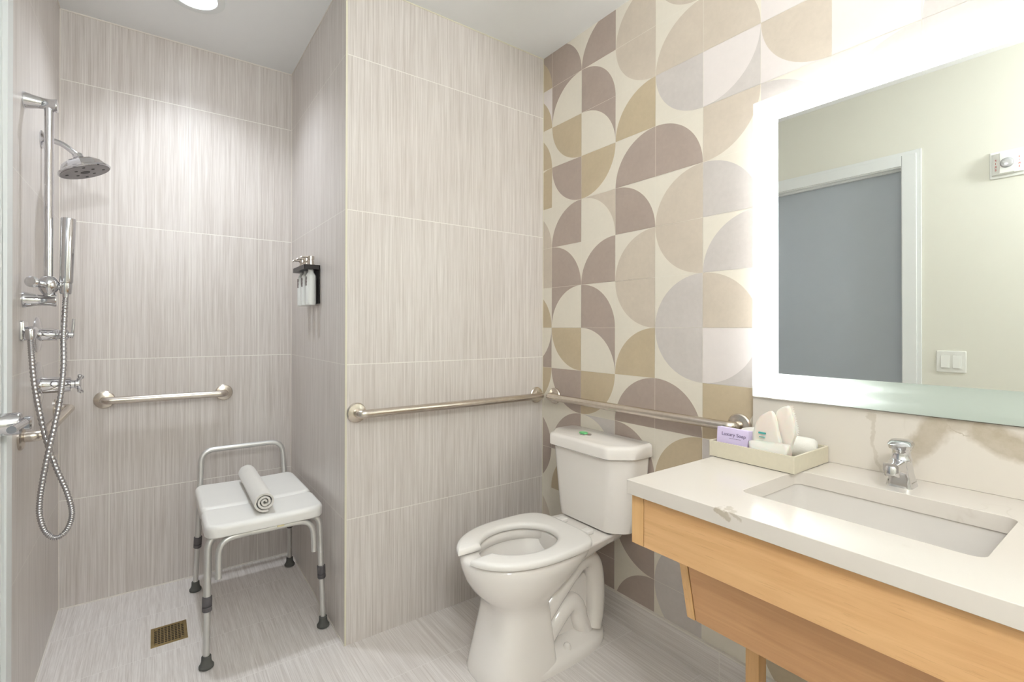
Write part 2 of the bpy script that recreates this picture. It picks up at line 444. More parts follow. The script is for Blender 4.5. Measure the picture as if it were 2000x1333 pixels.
# ------------------------------------------------------------------ right wall: quarter circle pattern tiles
def pat(name, col, mot=.05):
    n = NT(name); p, *_ = n.pos()
    f = n.math('ADD', n.math('MULTIPLY', n.noise(p, 9, 4, .6), .6), n.math('MULTIPLY', n.noise(p, 60, 3, .6), .4))
    f = n.n('ShaderNodeMapRange', i0=f, i1=.35, i2=.65).outputs[0]
    n.P(Base_Color=n.mix(f, tuple(v * (1 - mot) for v in col[:3]) + (1,), tuple(min(1, v * (1 + mot)) for v in col[:3]) + (1,)), Roughness=.42)
    return n.m
PM = dict(L=pat('pattern_cream', lin((228, 220, 206)), .02), T=pat('pattern_gold', lin((192, 175, 148))), M=pat('pattern_mauve', lin((172, 156, 146))),
          B=pat('pattern_beige', lin((204, 191, 176))), G=pat('pattern_lilac_grey', lin((203, 195, 190))), P=pat('pattern_pale', lin((226, 217, 213)), .02))
PK = list(PM.keys())
tY, c0, r0 = .1972, .9708, 1.2308
# (column, row): (quarter colour, quarter centre corner as seen in the photo, ground colour)
cells = {
 (4, 6): 'T BL M', (4, 5): 'T BL P', (4, 4): 'T BL L', (4, 3): 'T BR L', (4, 2): 'B BL L', (4, 1): 'B TL B', (4, 0): 'T BL L', (4, -1): 'L TL M', (4, -2): 'T TL L', (4, -3): 'M BL L', (4, -4): 'M TL L', (4, -5): 'B BL L',
 (3, 6): 'M BL L', (3, 5): 'L BR M', (3, 4): 'T TR L', (3, 3): 'M TR L', (3, 2): 'M BR L', (3, 1): 'M BL L', (3, 0): 'L BR M', (3, -1): 'T TR L', (3, -2): 'M TR L', (3, -3): 'M BR L', (3, -4): 'T BR L', (3, -5): 'L TL T', (3, -6): 'M TR L',
 (2, 6): 'M BR L', (2, 5): 'M BL L', (2, 4): 'L BL M', (2, 3): 'T TL L', (2, 2): 'L BL B', (2, 1): 'M BR L', (2, 0): 'M BL L', (2, -1): 'L BL M', (2, -2): 'T TL L', (2, -3): 'L BL G', (2, -4): 'B BR L', (2, -5): 'M BR L', (2, -6): 'M TR L',
 (1, 6): 'B BR L', (1, 5): 'B TR L', (1, 4): 'T BR L', (1, 3): 'M BR L', (1, 2): 'M BL L', (1, 1): 'B BR L', (1, 0): 'B TR L', (1, -1): 'T BR L', (1, -2): 'M BR L', (1, -3): 'M BL L', (1, -4): 'B BR L', (1, -5): 'M TR L', (1, -6): 'M BR L',
 (0, 6): 'B TR L', (0, 5): 'B BR L', (0, 4): 'G TR L', (0, 3): 'M BL L', (0, 2): 'B BR L', (0, 1): 'B TR L', (0, 0): 'G BR L', (0, -1): 'G TR L', (0, -2): 'M BL L', (0, -3): 'T BR L', (0, -4): 'B TR L', (0, -5): 'G BR L', (0, -6): 'G TR L',
 (-1, 5): 'B BL L', (-1, 4): 'P TL G', (-1, 3): 'B TL L', (-1, 2): 'G BL L', (-1, 1): 'G BR L', (-1, 0): 'B BL L', (-1, -1): 'P TL G', (-1, -2): 'T TL L', (-1, -3): 'G BL L', (-1, -4): 'B TR L', (-1, -5): 'L BR L', (-1, -6): 'L TR L',
 (-2, 5): 'P BL P', (-2, 4): 'B TR P', (-2, 3): 'G BL L', (-2, 2): 'L BR G', (-3, 5): 'P TL L', (-3, 4): 'P TL P', (-3, 3): 'G BR L', (-5, 5): 'P TL P', (-5, 4): 'G TL P', (-4, 5): 'P BL P', (-4, 4): 'G BR P',
}
# column k here spans c0+k*t .. c0+(k+1)*t ; picture-left is +Y
bm = bmesh.new(); XW = XR - .0008
def poly(pts, mi):
    f = bm.faces.new([bm.verts.new((XW, y, z)) for y, z in pts]); f.material_index = mi
ymin, ymax = YF, YP
g_ = .0006
for col in range(-12, 5):
    for row in range(-7, 7):
        ya, yb = c0 + (col) * tY, c0 + (col + 1) * tY           # col 0: from px 1280 to 1372
        za, zb = r0 + row * tY, r0 + (row + 1) * tY
        if yb < ymin or ya > ymax or zb < .118 or za > ZC: continue
        s_ = cells.get((col, row))
        if s_ is None:
            s_ = '%s %s %s' % (random.choice('TMBG'), random.choice(['BL', 'BR', 'TL', 'TR']), random.choice('LLLP'))
        q, cn, gnd = s_.split()
        a0, a1, b0, b1 = ya + g_, yb - g_, za + g_, zb - g_
        cyy = a1 if cn[1] == 'L' else a0; czz = b0 if cn[0] == 'B' else b1
        oy = a0 if cn[1] == 'L' else a1; oz = b1 if cn[0] == 'B' else b0
        R_ = a1 - a0; sy = 1 if oy > cyy else -1; sz = 1 if oz > czz else -1
        arc = [(cyy + sy * R_ * math.cos(t), czz + sz * R_ * math.sin(t)) for t in [PI / 2 * i / 28 for i in range(29)]]
        poly([(cyy, czz)] + arc, PK.index(q)); 
        for i in range(28): poly([arc[i], arc[i + 1], (oy, oz)], PK.index(gnd))
# trim to the wall
for co, no in (((0, YP, 0), (0, 1, 0)), ((0, YF, 0), (0, -1, 0)), ((0, 0, .05), (0, 0, -1)), ((0, 0, ZC), (0, 0, 1))):
    bmesh.ops.bisect_plane(bm, geom=bm.verts[:] + bm.edges[:] + bm.faces[:], plane_co=co, plane_no=no, clear_outer=True)
k = len(PK); box(bm, XR, XR + .1, YF, YP, -.05, ZC, k)
for f in bm.faces:
    if f.material_index != k and f.normal.x > 0: f.normal_flip()
me = bpy.data.meshes.new('wall_right'); bm.to_mesh(me); bm.free()
wr = bpy.data.objects.new('wall_right', me); C.objects.link(wr)
for kk in PK: me.materials.append(PM[kk])
me.materials.append(m_grout2); struct(wr)

# ------------------------------------------------------------------ lamps
def downlight(x, y, label, power, col, mlens, ang=150, blend=.3, r=.08):
    t = thing('ceiling_downlight', label, 'ceiling light', (x, y, ZC), 'recessed ceiling downlights')
    bm = bmesh.new(); lathe(bm, (x, y, ZC), (0, 0, -1), [(0, r + .028), (.004, r + .027), (.006, r + .018), (.004, r), (.0005, r - .002)], 48, True, False)
    finish(bm, 'trim_ring', m_white_trim, t)
    bm = bmesh.new(); lathe(bm, (x, y, ZC - .0008), (0, 0, -1), [(0, r - .001), (.001, r - .001)], 48)
    finish(bm, 'lens', mlens, t)
    l = bpy.data.lights.new('downlight_beam', 'SPOT'); l.energy = power; l.color = col; l.shadow_soft_size = .055
    l.spot_size = math.radians(ang); l.spot_blend = blend
    lo = bpy.data.objects.new('downlight_beam', l); C.objects.link(lo); lo.parent = t; lo.location = (0, 0, -.012)
    return t
downlight(.137, 2.29, 'round recessed ceiling light over the tiled shower, cut by the top of the photo', P_SHOWER, COL_SHOWER, m_lens_sh, 128, 1.0)
def fill_globe(x, y, label, L, r=.10, drop=.22):  # unseen globes added to fill and even out the room light
    t = thing('fill_globe_light', label, 'ceiling light', (x, y, ZC))
    bm = bmesh.new(); lathe(bm, (x, y, ZC), (0, 0, -1), [(0, .07), (.018, .068), (.024, .02), (.025, .009), (drop - r + .004, .009), (drop - r + .005, .045), (drop - r + .016, .05), (drop - r + .018, .03)], 36); finish(bm, 'stem', m_nickel, t)
    bm = bmesh.new(); lathe(bm, (x, y, ZC - drop), (0, 0, -1), [(-r * math.cos(PI * i / 18), r * math.sin(PI * i / 18)) for i in range(19)], 32)
    finish(bm, 'glass_globe', emit('fill_globe_glow', COL_FILL, L), t)
fill_globe(.72, .60, 'added globe fill light above the open floor between toilet and vanity, out of view', P_FILL)
fill_globe(.02, -.48, 'added globe fill light near the end wall behind the viewer, out of view', P_FILL_REAR, .10, .45)

# ------------------------------------------------------------------ back-lit mirror
MX, MY0, MY1, MZ0, MZ1, MB = 1.5825, -.62, .780, 1.012, 1.948, .0775
mir = thing('lighted_mirror', 'large back-lit wall mirror with a frosted glowing border above the sink', 'mirror', (XR, (MY0 + MY1) / 2, MZ0))
bm = B(MX, MX + .003, MY0 + MB, MY1 - MB, MZ0 + MB, MZ1 - MB)
for v in bm.verts: v.co.x -= (v.co.z - MZ0 - MB) * .0095       # the pane leans out half a degree at the top
finish(bm, 'mirror_glass', m_mirror, mir)
def ring(bm, x0, x1, a, b):
    (y0, y1, z0, z1), (p0, p1, q0, q1) = a, b
    box(bm, x0, x1, y0, p0, z0, z1); box(bm, x0, x1, p1, y1, z0, z1); box(bm, x0, x1, p0, p1, z0, q0); box(bm, x0, x1, p0, p1, q1, z1)
bm = bmesh.new(); ring(bm, MX, MX + .0005, (MY0, MY1, MZ0, MZ1), (MY0 + MB, MY1 - MB, MZ0 + MB, MZ1 - MB))
# single sheet so that light passes once
bm.normal_update()
bmesh.ops.delete(bm, geom=[f for f in bm.faces if f.normal.x > -.5], context='FACES')
finish(bm, 'frosted_border', m_frost, mir)
bm = bmesh.new()
e = .0012
ring(bm, MX + .0006, MX + .0115, (MY0, MY1, MZ0, MZ1), (MY0 + e, MY1 - e, MZ0 + e, MZ1 - e))             # outer rim
ring(bm, MX + .0035, MX + .0115, (MY0 + MB, MY1 - MB, MZ0 + MB, MZ1 - MB), (MY0 + MB + .002, MY1 - MB - .002, MZ0 + MB + .002, MZ1 - MB - .002))
box(bm, MX + .0115, MX + .0125, MY0, MY1, MZ0, MZ1)                                                       # back plate
box(bm, MX + .0125, XR - .001, MY0 + .12, MY1 - .12, MZ0 + .12, MZ1 - .12)                               # hanging block
finish(bm, 'housing', m_white_trim, mir)
for d in (.018, .040, .062):
    for (a, b) in (((MY1 - d, MZ0 + .03), (MY1 - d, MZ1 - .03)), ((MY0 + .03, MZ1 - d), (MY1 - .03, MZ1 - d)), ((MY0 + d, MZ0 + .07), (MY0 + d, MZ1 - .03))):
        bm = bmesh.new(); tube(bm, [(MX + .007, *a), (MX + .007, *b)], .003, 12); finish(bm, 'lamp_tube', m_tube, mir)
for d in (.022, .055):  # tapered tubes added so the lower border's glow fades along its length
    bm = bmesh.new(); tube(bm, [(MX + .007, MY1 - .07 - .018 * i, MZ0 + d) for i in range(20)], .003, 12, rf=lambda t: max(.003 * (1 - t) ** 2.6, 1.5e-5)); finish(bm, 'lamp_tube', m_tube, mir)
for (a, b) in (((MY1 - .036, MZ0 + .05), (MY1 - .036, MZ1 - .04)), ((MY0 + .04, MZ1 - .036), (MY1 - .04, MZ1 - .036)), ((MY0 + .036, MZ0 + .05), (MY0 + .036, MZ1 - .04))):
    bm = bmesh.new(); tube(bm, [(MX + .0235, *a), (MX + .0235, *b)], .0022 if a[1] == b[1] else .0035, 12); finish(bm, 'back_light_strip', m_tube_b, mir)

# ------------------------------------------------------------------ vanity
CT, CB_ = .8460, .8105          # countertop top, underside
VX, VY = .986, .794             # front edge, end towards the toilet
VE = -.62
hole = rrect((1.135 + 1.432) / 2, (.185 + .587) / 2, (1.432 - 1.135) / 2, (.587 - .185) / 2, .022)
ct = thing('countertop', 'white veined quartz countertop with a cut-out over the sink', 'countertop', (1.3, .1, CB_))
bm = bmesh.new(); slab_with_hole(bm, [(VX, VE), (XR - .001, VE), (XR - .001, VY), (VX, VY)], [hole], CB_, CT)
finish(bm, 'slab', m_counter, ct, bevel=.0015, seg=2)
bs = finish(B(XR - .021, XR - .001, VE, .786, CT, MZ0 - .003), 'backsplash', m_splash, bevel=.0015)
tag(bs, 'white marble-look backsplash with beige veins standing behind the sink under the mirror', 'backsplash')
# undermount basin
sink = thing('undermount_sink', 'rectangular white undermount sink basin set in the quartz counter', 'sink', ((1.135 + 1.432) / 2, .386, CB_ - .14))
cx_, cy_ = (1.135 + 1.432) / 2, .386
rings = []
for z, hx, hy, r in ((CB_, .1625, .215, .03), (CB_, .1525, .205, .028), (CB_ - .06, .150, .2025, .03), (CB_ - .105, .142, .194, .035), (CB_ - .122, .118, .168, .04), (CB_ - .127, .06, .09, .04), (CB_ - .129, .022, .022, .0215)):
    rings.append([(x, y, z) for x, y in rrect(cx_, cy_, hx, hy, r)])
rings_out = [[(x, y, z) for x, y in rrect(cx_, cy_, hx, hy, r)] for z, hx, hy, r in ((CB_ - .137, .022, .022, .0215), (CB_ - .132, .13, .18, .04), (CB_ - .11, .152, .204, .035), (CB_ - .012, .1625, .215, .03), (CB_, .1625, .215, .03))]
bm = bmesh.new(); loft(bm, rings + rings_out, False, False); finish(bm, 'basin', plain('basin_white', lin((220, 214, 208)), .12, mottle=.008), sink, ang=50)
bm = bmesh.new(); lathe(bm, (cx_, cy_, CB_ - .133), (0, 0, 1), [(0, .021), (.005, .0225), (.007, .019), (.004, .017), (.004, .0)], 32); finish(bm, 'drain_ring', m_chrome, sink)

van = thing('vanity_cabinet', 'maple wood vanity base with apron and sloping lower panel under the counter', 'vanity', (1.2, .1, 0))
AX = 1.0; AZ = .686
finish(B(AX + .0005, AX + .019, VE, .7535, AZ, CB_ - .004), 'apron', m_wood, van, bevel=.001)
finish(B(AX, XR - .03, .755, .789, AZ, CB_ - .002), 'end_panel', m_wood_v, van, bevel=.001)
bm = bmesh.new()    # sloping knee panel
LY = .668
def slope(bm, y0, y1, xa, za, xb, zb, th):
    v = [bm.verts.new(p) for y in (y0, y1) for p in ((xa, y, za), (xb, y, zb), (xb + th, y, zb), (xa + th, y, za))]
    for idx in ((0, 1, 2, 3), (7, 6, 5, 4), (0, 4, 5, 1), (1, 5, 6, 2), (2, 6, 7, 3), (3, 7, 4, 0)): bm.faces.new([v[i] for i in idx])
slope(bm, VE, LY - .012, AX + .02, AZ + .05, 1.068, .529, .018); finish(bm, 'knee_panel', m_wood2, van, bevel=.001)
bm = bmesh.new(); slope(bm, LY - .010, LY + .010, AX + .018, AZ + .05, 1.0665, .529, .30); finish(bm, 'side_panel', m_wood_v, van, bevel=.001)
for y in (.6255, -.55):
    finish(B(1.305, 1.345, y, y + .034, 0.0, .56), 'leg', m_wood_v, van, bevel=.001)
finish(B(1.305, 1.345, -.516, .6255, .5, .56), 'rear_rail', m_wood_v, van, bevel=.001)

# ------------------------------------------------------------------ faucet
fx, fy = 1.508, .388
fc = thing('faucet', 'short chrome metering faucet standing behind the sink', 'faucet', (fx, fy, CT))
# body: tapering block curving out to the spout toward the basin
secs = [((.000, 0), .030, .0255), ((-.001, .014), .028, .023), ((-.003, .030), .0265, .020), ((-.006, .045), .027, .0185), ((-.011, .056), .029, .0175), ((-.012, .064), .022, .0175)]
rings = [[(fx + ox + x, fy + y, CT + oz) for x, y in rrect(0, 0, hx, hy, .010, 4)] for (ox, oz), hx, hy in secs]
bm = bmesh.new(); loft(bm, rings); finish(bm, 'body', m_chrome, fc, ang=50)
bm = bmesh.new()
rings = []
for t, hz, hy in ((0, .020, .018), (.02, .016, .0165), (.04, .012, .015), (.055, .0105, .0145), (.068, .011, .0145)):
    rings.append([(fx - .012 - t, fy + a, CT + .047 + .10 * t + b) for a, b in rrect(0, 0, hy, hz, .006, 4)])
loft(bm, rings); finish(bm, 'spout', m_chrome, fc, ang=50)
bm = bmesh.new(); lathe(bm, (fx - .070, fy, CT + .0545), (0, 0, -1), [(-.004, .0125), (.0, .0145), (.020, .0145), (.021, .011), (.016, .0105)], 28); finish(bm, 'aerator', m_chrome, fc)
bm = bmesh.new(); lathe(bm, (fx - .004, fy, CT + .060), (.0, 0, 1), [(0, .0195), (.006, .021), (.012, .0185), (.024, .0175), (.030, .0195)], 36); finish(bm, 'collar', m_chrome, fc)
bm = bmesh.new()
rings = [[(fx - .004 + sx + x, fy + y, CT + z + .10 * x) for x, y in rrect(0, 0, hx, hy, r, 5)] for z, hx, hy, r, sx in
         ((.089, .017, .017, .016, 0), (.094, .027, .0215, .018, -.004), (.103, .029, .0235, .02, -.004), (.109, .024, .02, .018, -.002), (.111, .012, .01, .009, 0))]
loft(bm, rings); finish(bm, 'push_cap', m_chrome, fc, ang=40)

# ------------------------------------------------------------------ tray and what lies in it
TX0, TX1, TY0, TY1, TZ = 1.376, 1.592, .572, .806, .0465
bm = bmesh.new(); slab_with_hole(bm, rrect((TX0 + TX1) / 2, (TY0 + TY1) / 2, (TX1 - TX0) / 2, (TY1 - TY0) / 2, .004, 3), [rrect((TX0 + TX1) / 2, (TY0 + TY1) / 2, (TX1 - TX0) / 2 - .006, (TY1 - TY0) / 2 - .006, .003, 3)], CT + .0016, CT + TZ)
box(bm, TX0 + .005, TX1 - .005, TY0 + .005, TY1 - .005, CT + .0018, CT + .006)
tr = finish(bm, 'amenity_tray', m_tray, bevel=.0008)
finish(B(TX0 + .003, TX1 - .003, TY0 + .003, TY1 - .003, CT, CT + .0017), 'contact_shadow', m_dark, tr)  # thin dark inset standing in for the contact shadow under the tray
tag(tr, 'shallow cream amenity tray at the left end of the counter', 'tray')
fl = CT + .006
def place_box(o, loc, rz=0, rx=0, ry=0):
    o.location = loc; o.rotation_euler = (rx, ry, rz)
# lilac soap carton
sb = thing('soap_carton', 'lilac paper soap carton with grey lettering standing in the tray', 'soap box', (0, 0, 0))
finish(B(-.0125, .0125, -.046, .046, 0, .078), 'carton', m_purple, sb, bevel=.0008)
bm = bmesh.new()
Mf = Matrix.Translation((-.0129, 0, 0)) @ Matrix(((0, 0, -1, 0), (-1, 0, 0, 0), (0, 1, 0, 0), (0, 0, 0, 1)))
text_bm(bm, 'Luxury Soap', .0142, Mf @ Matrix.Translation((.004, .060, 0)))
yq = .016
for wq in (.004, .002, .005, .003, .006, .002, .004):          # a line of print too small to read
    box(bm, -.0133, -.0128, yq - .008 - wq, yq - .008, .0488, .0500); yq -= wq + .0012
finish(bm, 'lettering', m_ink, sb)
place_box(sb, (TX0 + .036, TY1 - .056, fl + .0015), 0.0, 0, math.radians(5))
# folded face cloth wrapped in a paper pouch, standing in a peak
px0, py0 = 1.428, .648
wc = thing('wrapped_washcloth', 'white folded washcloth standing in a tall peak with a teal printed band', 'washcloth', (px0, py0, fl))
def PK2(cx, cy): return (.698 - (cx - 333) * .000423, max(1.017 - (cy - 125) * .000447, fl))
def puff(name, pts, x0, th, sub=2, lean=0.0):
    pts = [PK2(*p) for p in pts]; n = len(pts)
    my = sum(p[0] for p in pts) / n; mz = sum(p[1] for p in pts) / n
    bm = bmesh.new(); rings = []
    for t, s_ in ((0, .90), (.18, .985), (.5, 1.0), (.82, .985), (1, .90)):
        rings.append([(x0 + th * t + lean * (z - fl) + .0022 * math.sin(i * 2.1 + t * 3), my + (y - my) * s_ + random.uniform(-.0012, .0012), max(mz + (z - mz) * s_, fl)) for i, (y, z) in enumerate(pts)])
    loft(bm, rings); return finish(bm, name, m_pouch, wc, sub=sub)
puff('folded_back', [(455, 500), (450, 320), (458, 190), (470, 158), (500, 138), (536, 126), (548, 134), (556, 170), (566, 200), (572, 235), (580, 268), (580, 300), (566, 338), (552, 400), (545, 500)], px0 + .002, .018)
puff('folded_front', [(345, 500), (338, 400), (342, 330), (350, 262), (372, 222), (400, 194), (430, 172), (458, 160), (474, 178), (486, 215), (496, 262), (506, 310), (522, 360), (530, 430), (530, 500)], px0 - .020, .016)
bm = bmesh.new(); rings = []       # crimped fin along the right edge
for i in range(27):
    t = i / 26; y, z = PK2(544 + 36 * min(1, t * 1.25) - 10 * max(0, t - .8) * 5, 128 + 185 * t); q = .0022 * (1 if i % 2 else -1)
    rings.append([(px0 + .012, y + .008, z), (px0 + .013, y - .005 + q, z), (px0 + .015, y - .005 + q, z), (px0 + .016, y + .008, z)])
loft(bm, rings); finish(bm, 'crimped_edge', m_pouch, wc)
bm = bmesh.new()
for c0_, c1_, r0b, r1b in ((388, 432, 302, 311), (392, 428, 330, 333)):
    (ya_, za_), (yb2, zb2) = PK2(c0_, r0b), PK2(c1_, r1b); box(bm, px0 - .0262, px0 - .022, yb2, ya_, zb2, za_)
finish(bm, 'printed_band', m_teal, wc)
bm = bmesh.new(); rings = []
for j, (z, hx, hy) in enumerate(((.0, .015, .044), (.018, .018, .048), (.036, .019, .050), (.048, .015, .053), (.054, .008, .052))):
    ring_ = []
    pr_ = rrect(0, 0, hx, hy, min(.010, hx * .8), 5); pd_ = []
    for q_, (xa_, ya_) in enumerate(pr_):
        xb_, yb2_ = pr_[(q_ + 1) % len(pr_)]; ns_ = 14 if q_ in (5, 17) else (4 if q_ in (11, 23) else 1)
        pd_ += [(xa_ + (xb_ - xa_) * k_ / ns_, ya_ + (yb2_ - ya_) * k_ / ns_) for k_ in range(ns_)]
    for i, (x, y) in enumerate(pd_):
        ring_.append((TX0 + .027 + x + .0022 * math.sin(y * 210 + j * 1.7), py0 - .002 + y + .001 * math.sin(j * 2.2 + x * 300), fl + z + ((.014 * (y / .05) ** 2 * (1 if y < 0 else .4) + .004 * math.sin(y * 160 + 1)) if j > 2 else 0)))
    rings.append(ring_)
loft(bm, rings); finish(bm, 'wrapper', m_pouch, wc, sub=1)

def roll(name, p0, p1, r, turns=3.2, th=.006, parent=None, mat=None, sub=1, squash=.92, fuzz=.0006, taper=0):
    """rolled cloth: spiral section swept from p0 to p1"""
    p0, p1 = Vector(p0), Vector(p1); d = (p1 - p0).normalized(); up = Vector((0, 0, 1)); a = d.cross(up).normalized(); b = a.cross(d)
    N = int(turns * 26); r0_ = .18 * r
    out = []; inn = []
    for i in range(N + 1):
        t = i / N; ang = t * turns * 2 * PI; rr = r0_ + (r - r0_) * t; gap = (r - r0_) / turns * .60
        out.append((rr, ang)); inn.append((max(rr - gap, .0008), ang))
    pts = [(q * math.cos(g), q * math.sin(g) * squash) for q, g in out] + [(q * math.cos(g), q * math.sin(g) * squash) for q, g in reversed(inn)]
    L = (p1 - p0).length; K = 10; rings = []
    for j in range(K + 1):
        s = j / K; e = .0045 * (1 if j in (0, K) else 0) + taper * max(0, abs(s - .5) * 2 - .45) ** 2
        rings.append([p0 + d * (L * s) + d * (random.uniform(-1, 1) * .0012 if j in (0, K) else 0) + a * (x * (1 - e * 4) + random.uniform(-fuzz, fuzz)) + b * (y * (1 - e * 4) + random.uniform(-fuzz, fuzz)) for x, y in pts])
    bm = bmesh.new(); RV = loft(bm, rings, False, False)
    for rg in (RV[0], RV[-1]):                 # spiral end faces
        for i in range(N): bm.faces.new((rg[i], rg[i + 1], rg[2 * N - i], rg[2 * N + 1 - i]))
    return finish(bm, name, mat or m_towel, parent, ang=55)
o = roll('rolled_washcloth', (1.524, .668, fl + .034), (1.545, .584, fl + .034), .0355, 2.4, squash=.93, fuzz=.0012, taper=.22)
tag(o, 'rolled white washcloth nearest the faucet in the tray', 'washcloth', 'rolled washcloths in the tray')
o = roll('rolled_washcloth', (1.535, .788, fl + .0355), (1.543, .680, fl + .0355), .037, 2.4, squash=.93, fuzz=.0012, taper=.2)
tag(o, 'rolled white washcloth at the back of the tray, half hidden behind the peaked cloth', 'washcloth', 'rolled washcloths in the tray')

# ------------------------------------------------------------------ grab bars
def grab_bar(pa, pb, nrm, label, stand=.050, r=.0162, fr=.039):
    pa, pb, nrm = Vector(pa), Vector(pb), Vector(nrm)
    t = thing('grab_bar', label, 'grab bar', tuple((pa + pb) / 2), 'brushed metal grab bars')
    bm = bmesh.new(); tube(bm, fillet([pa, pa + nrm * stand, pb + nrm * stand, pb], .038, 10), r, 24); finish(bm, 'bar', m_nickel, t)
    for p in (pa, pb):
        bm = bmesh.new(); lathe(bm, p, nrm, [(0, fr), (.005, fr), (.009, fr - .004), (.011, r + .007), (.0125, r + .003), (.0125, r * .9)], 40); finish(bm, 'flange', m_nickel, t)
    return t
grab_bar((-.1806, YB, .905), (.288, YB, .904), (0, -1, 0), 'short brushed nickel grab bar on the shower back wall')
grab_bar((.652, YP, .896), (1.572, YP, .896), (0, -1, 0), 'long brushed nickel grab bar on the tiled partition beside the toilet')
grab_bar((XR - .001, 1.733, .899), (XR - .001, .838, .905), (-1, 0, 0), 'long brushed nickel grab bar on the patterned wall above the toilet tank')
grab_bar((XL, 1.985, .893), (XL, 2.60, .893), (1, 0, 0), 'brushed nickel grab bar on the left shower wall behind the hose')

# ------------------------------------------------------------------ shower fittings on the left wall
SY = 2.022; BX = -.2745
sl = thing('shower_slide_bar', 'chrome vertical slide bar on the left shower wall', 'slide bar', (XL, SY, 1.31))
bm = bmesh.new(); tube(bm, [(BX, SY, 1.315), (BX, SY, 1.925)], .0118, 28); finish(bm, 'rail', m_chrome, sl)
for z in (1.928, 1.311):
    bm = bmesh.new(); lathe(bm, (XL, SY, z), (1, 0, 0), [(0, .0245), (.004, .0245), (.012, .0225), (.03, .0185), (.045, .0165), (.066, .0175), (.077, .0205), (.080, .019)], 36); finish(bm, 'bracket', m_chrome, sl)
bm = bmesh.new(); lathe(bm, (BX, SY, 1.3275), (0, 0, 1), [(0, .0125), (.004, .016), (.014, .0225), (.028, .0265), (.042, .025), (.056, .018), (.059, .0135)], 36)
s_o = finish(bm, 'slider', m_chrome, sl)
kd = Vector((-.026, -.11, .004)).normalized(); kb = Vector((BX, SY, 1.357)) + kd * .02
bm = bmesh.new(); lathe(bm, kb, kd, [(0, .010), (.012, .0085), (.03, .0085), (.036, .0125), (.070, .0145), (.074, .0165), (.086, .0165), (.09, .012)], 28); finish(bm, 'knob', m_chrome, s_o)
HX = -.2335
bm = bmesh.new(); tube(bm, [(BX + .02, SY, 1.355), (HX - .012, SY, 1.352)], .0085, 18)
lathe(bm, (HX, SY, 1.333), (0, 0, 1), [(0, .0135), (.004, .0155), (.030, .0165), (.034, .0165), (.034, .011), (0.0, .011)], 28, False, False); finish(bm, 'holder', m_chrome, s_o)

hs = thing('hand_shower', 'slim chrome hand shower with metal hose resting in the slide bar holder', 'hand shower', (HX, SY, 1.34))
hd = (at(134, 432, y=SY) - at(129.5, 556, y=SY)).normalized()
bm = bmesh.new(); lathe(bm, (HX, SY, 1.322), hd, [(0, .008), (.03, .0095), (.045, .0105), (.046, .0165), (.05, .0175), (.16, .0185), (.249, .0195), (.253, .0185), (.254, .0)], 36); finish(bm, 'wand', m_chrome, hs)
hp = []
for px, py, yy in ((59, 652, 1.962), (60, 672, 1.958), (62, 700, 1.955), (67, 750, 1.952), (77, 805, 1.948), (92, 865, 1.946), (110, 915, 1.946), (128, 955, 1.944), (139, 990, 1.94), (139, 1015, 1.937), (127, 1040, 1.934),
                   (107, 1051, 1.931), (88, 1038, 1.928), (77.5, 1008, 1.925), (78, 975, 1.922), (84, 935, 1.920), (94, 885, 1.920), (107, 830, 1.928), (118, 775, 1.945), (124, 715, 1.975), (124, 660, 2.005), (127, 600, 2.022)):
    hp.append(at(px, py, y=yy))
hp.append(Vector((HX, SY, 1.325)))
path = catmull(hp, 40); ln = len(path)
bm = bmesh.new(); tube(bm, path, .007, 16, rf=lambda t: .0073 + .0008 * math.sin(t * ln * 1.05)); finish(bm, 'hose', m_hose, hs, ang=180)
# outlet elbow
oz = hp[0].z + .004
el = thing('hose_outlet', 'chrome wall outlet elbow where the shower hose starts', 'pipe fitting', (XL, SY, oz))
bm = bmesh.new(); bmr = rrect(0, 0, .031, .031, .006, 4)
loft(bm, [[(XL + x, SY - .01 + a * s, oz + .004 + b * s) for a, b in bmr] for x, s in ((0, 1), (.006, 1), (.009, .94))]); finish(bm, 'wall_plate', m_chrome, el)
e0 = Vector((hp[0].x, hp[0].y, 0))
bm = bmesh.new(); tube(bm, fillet([(XL + .008, SY - .01, oz + .003), (hp[0].x, SY - .01, oz + .006), (hp[0].x, hp[0].y, oz - .012)], .016, 8), .0135, 20); 
lathe(bm, (hp[0].x, hp[0].y, hp[0].z + .012), hp[1] - hp[0], [(0, .012), (.003, .0125), (.02, .0115), (.03, .009)], 24); finish(bm, 'elbow', m_chrome, el)

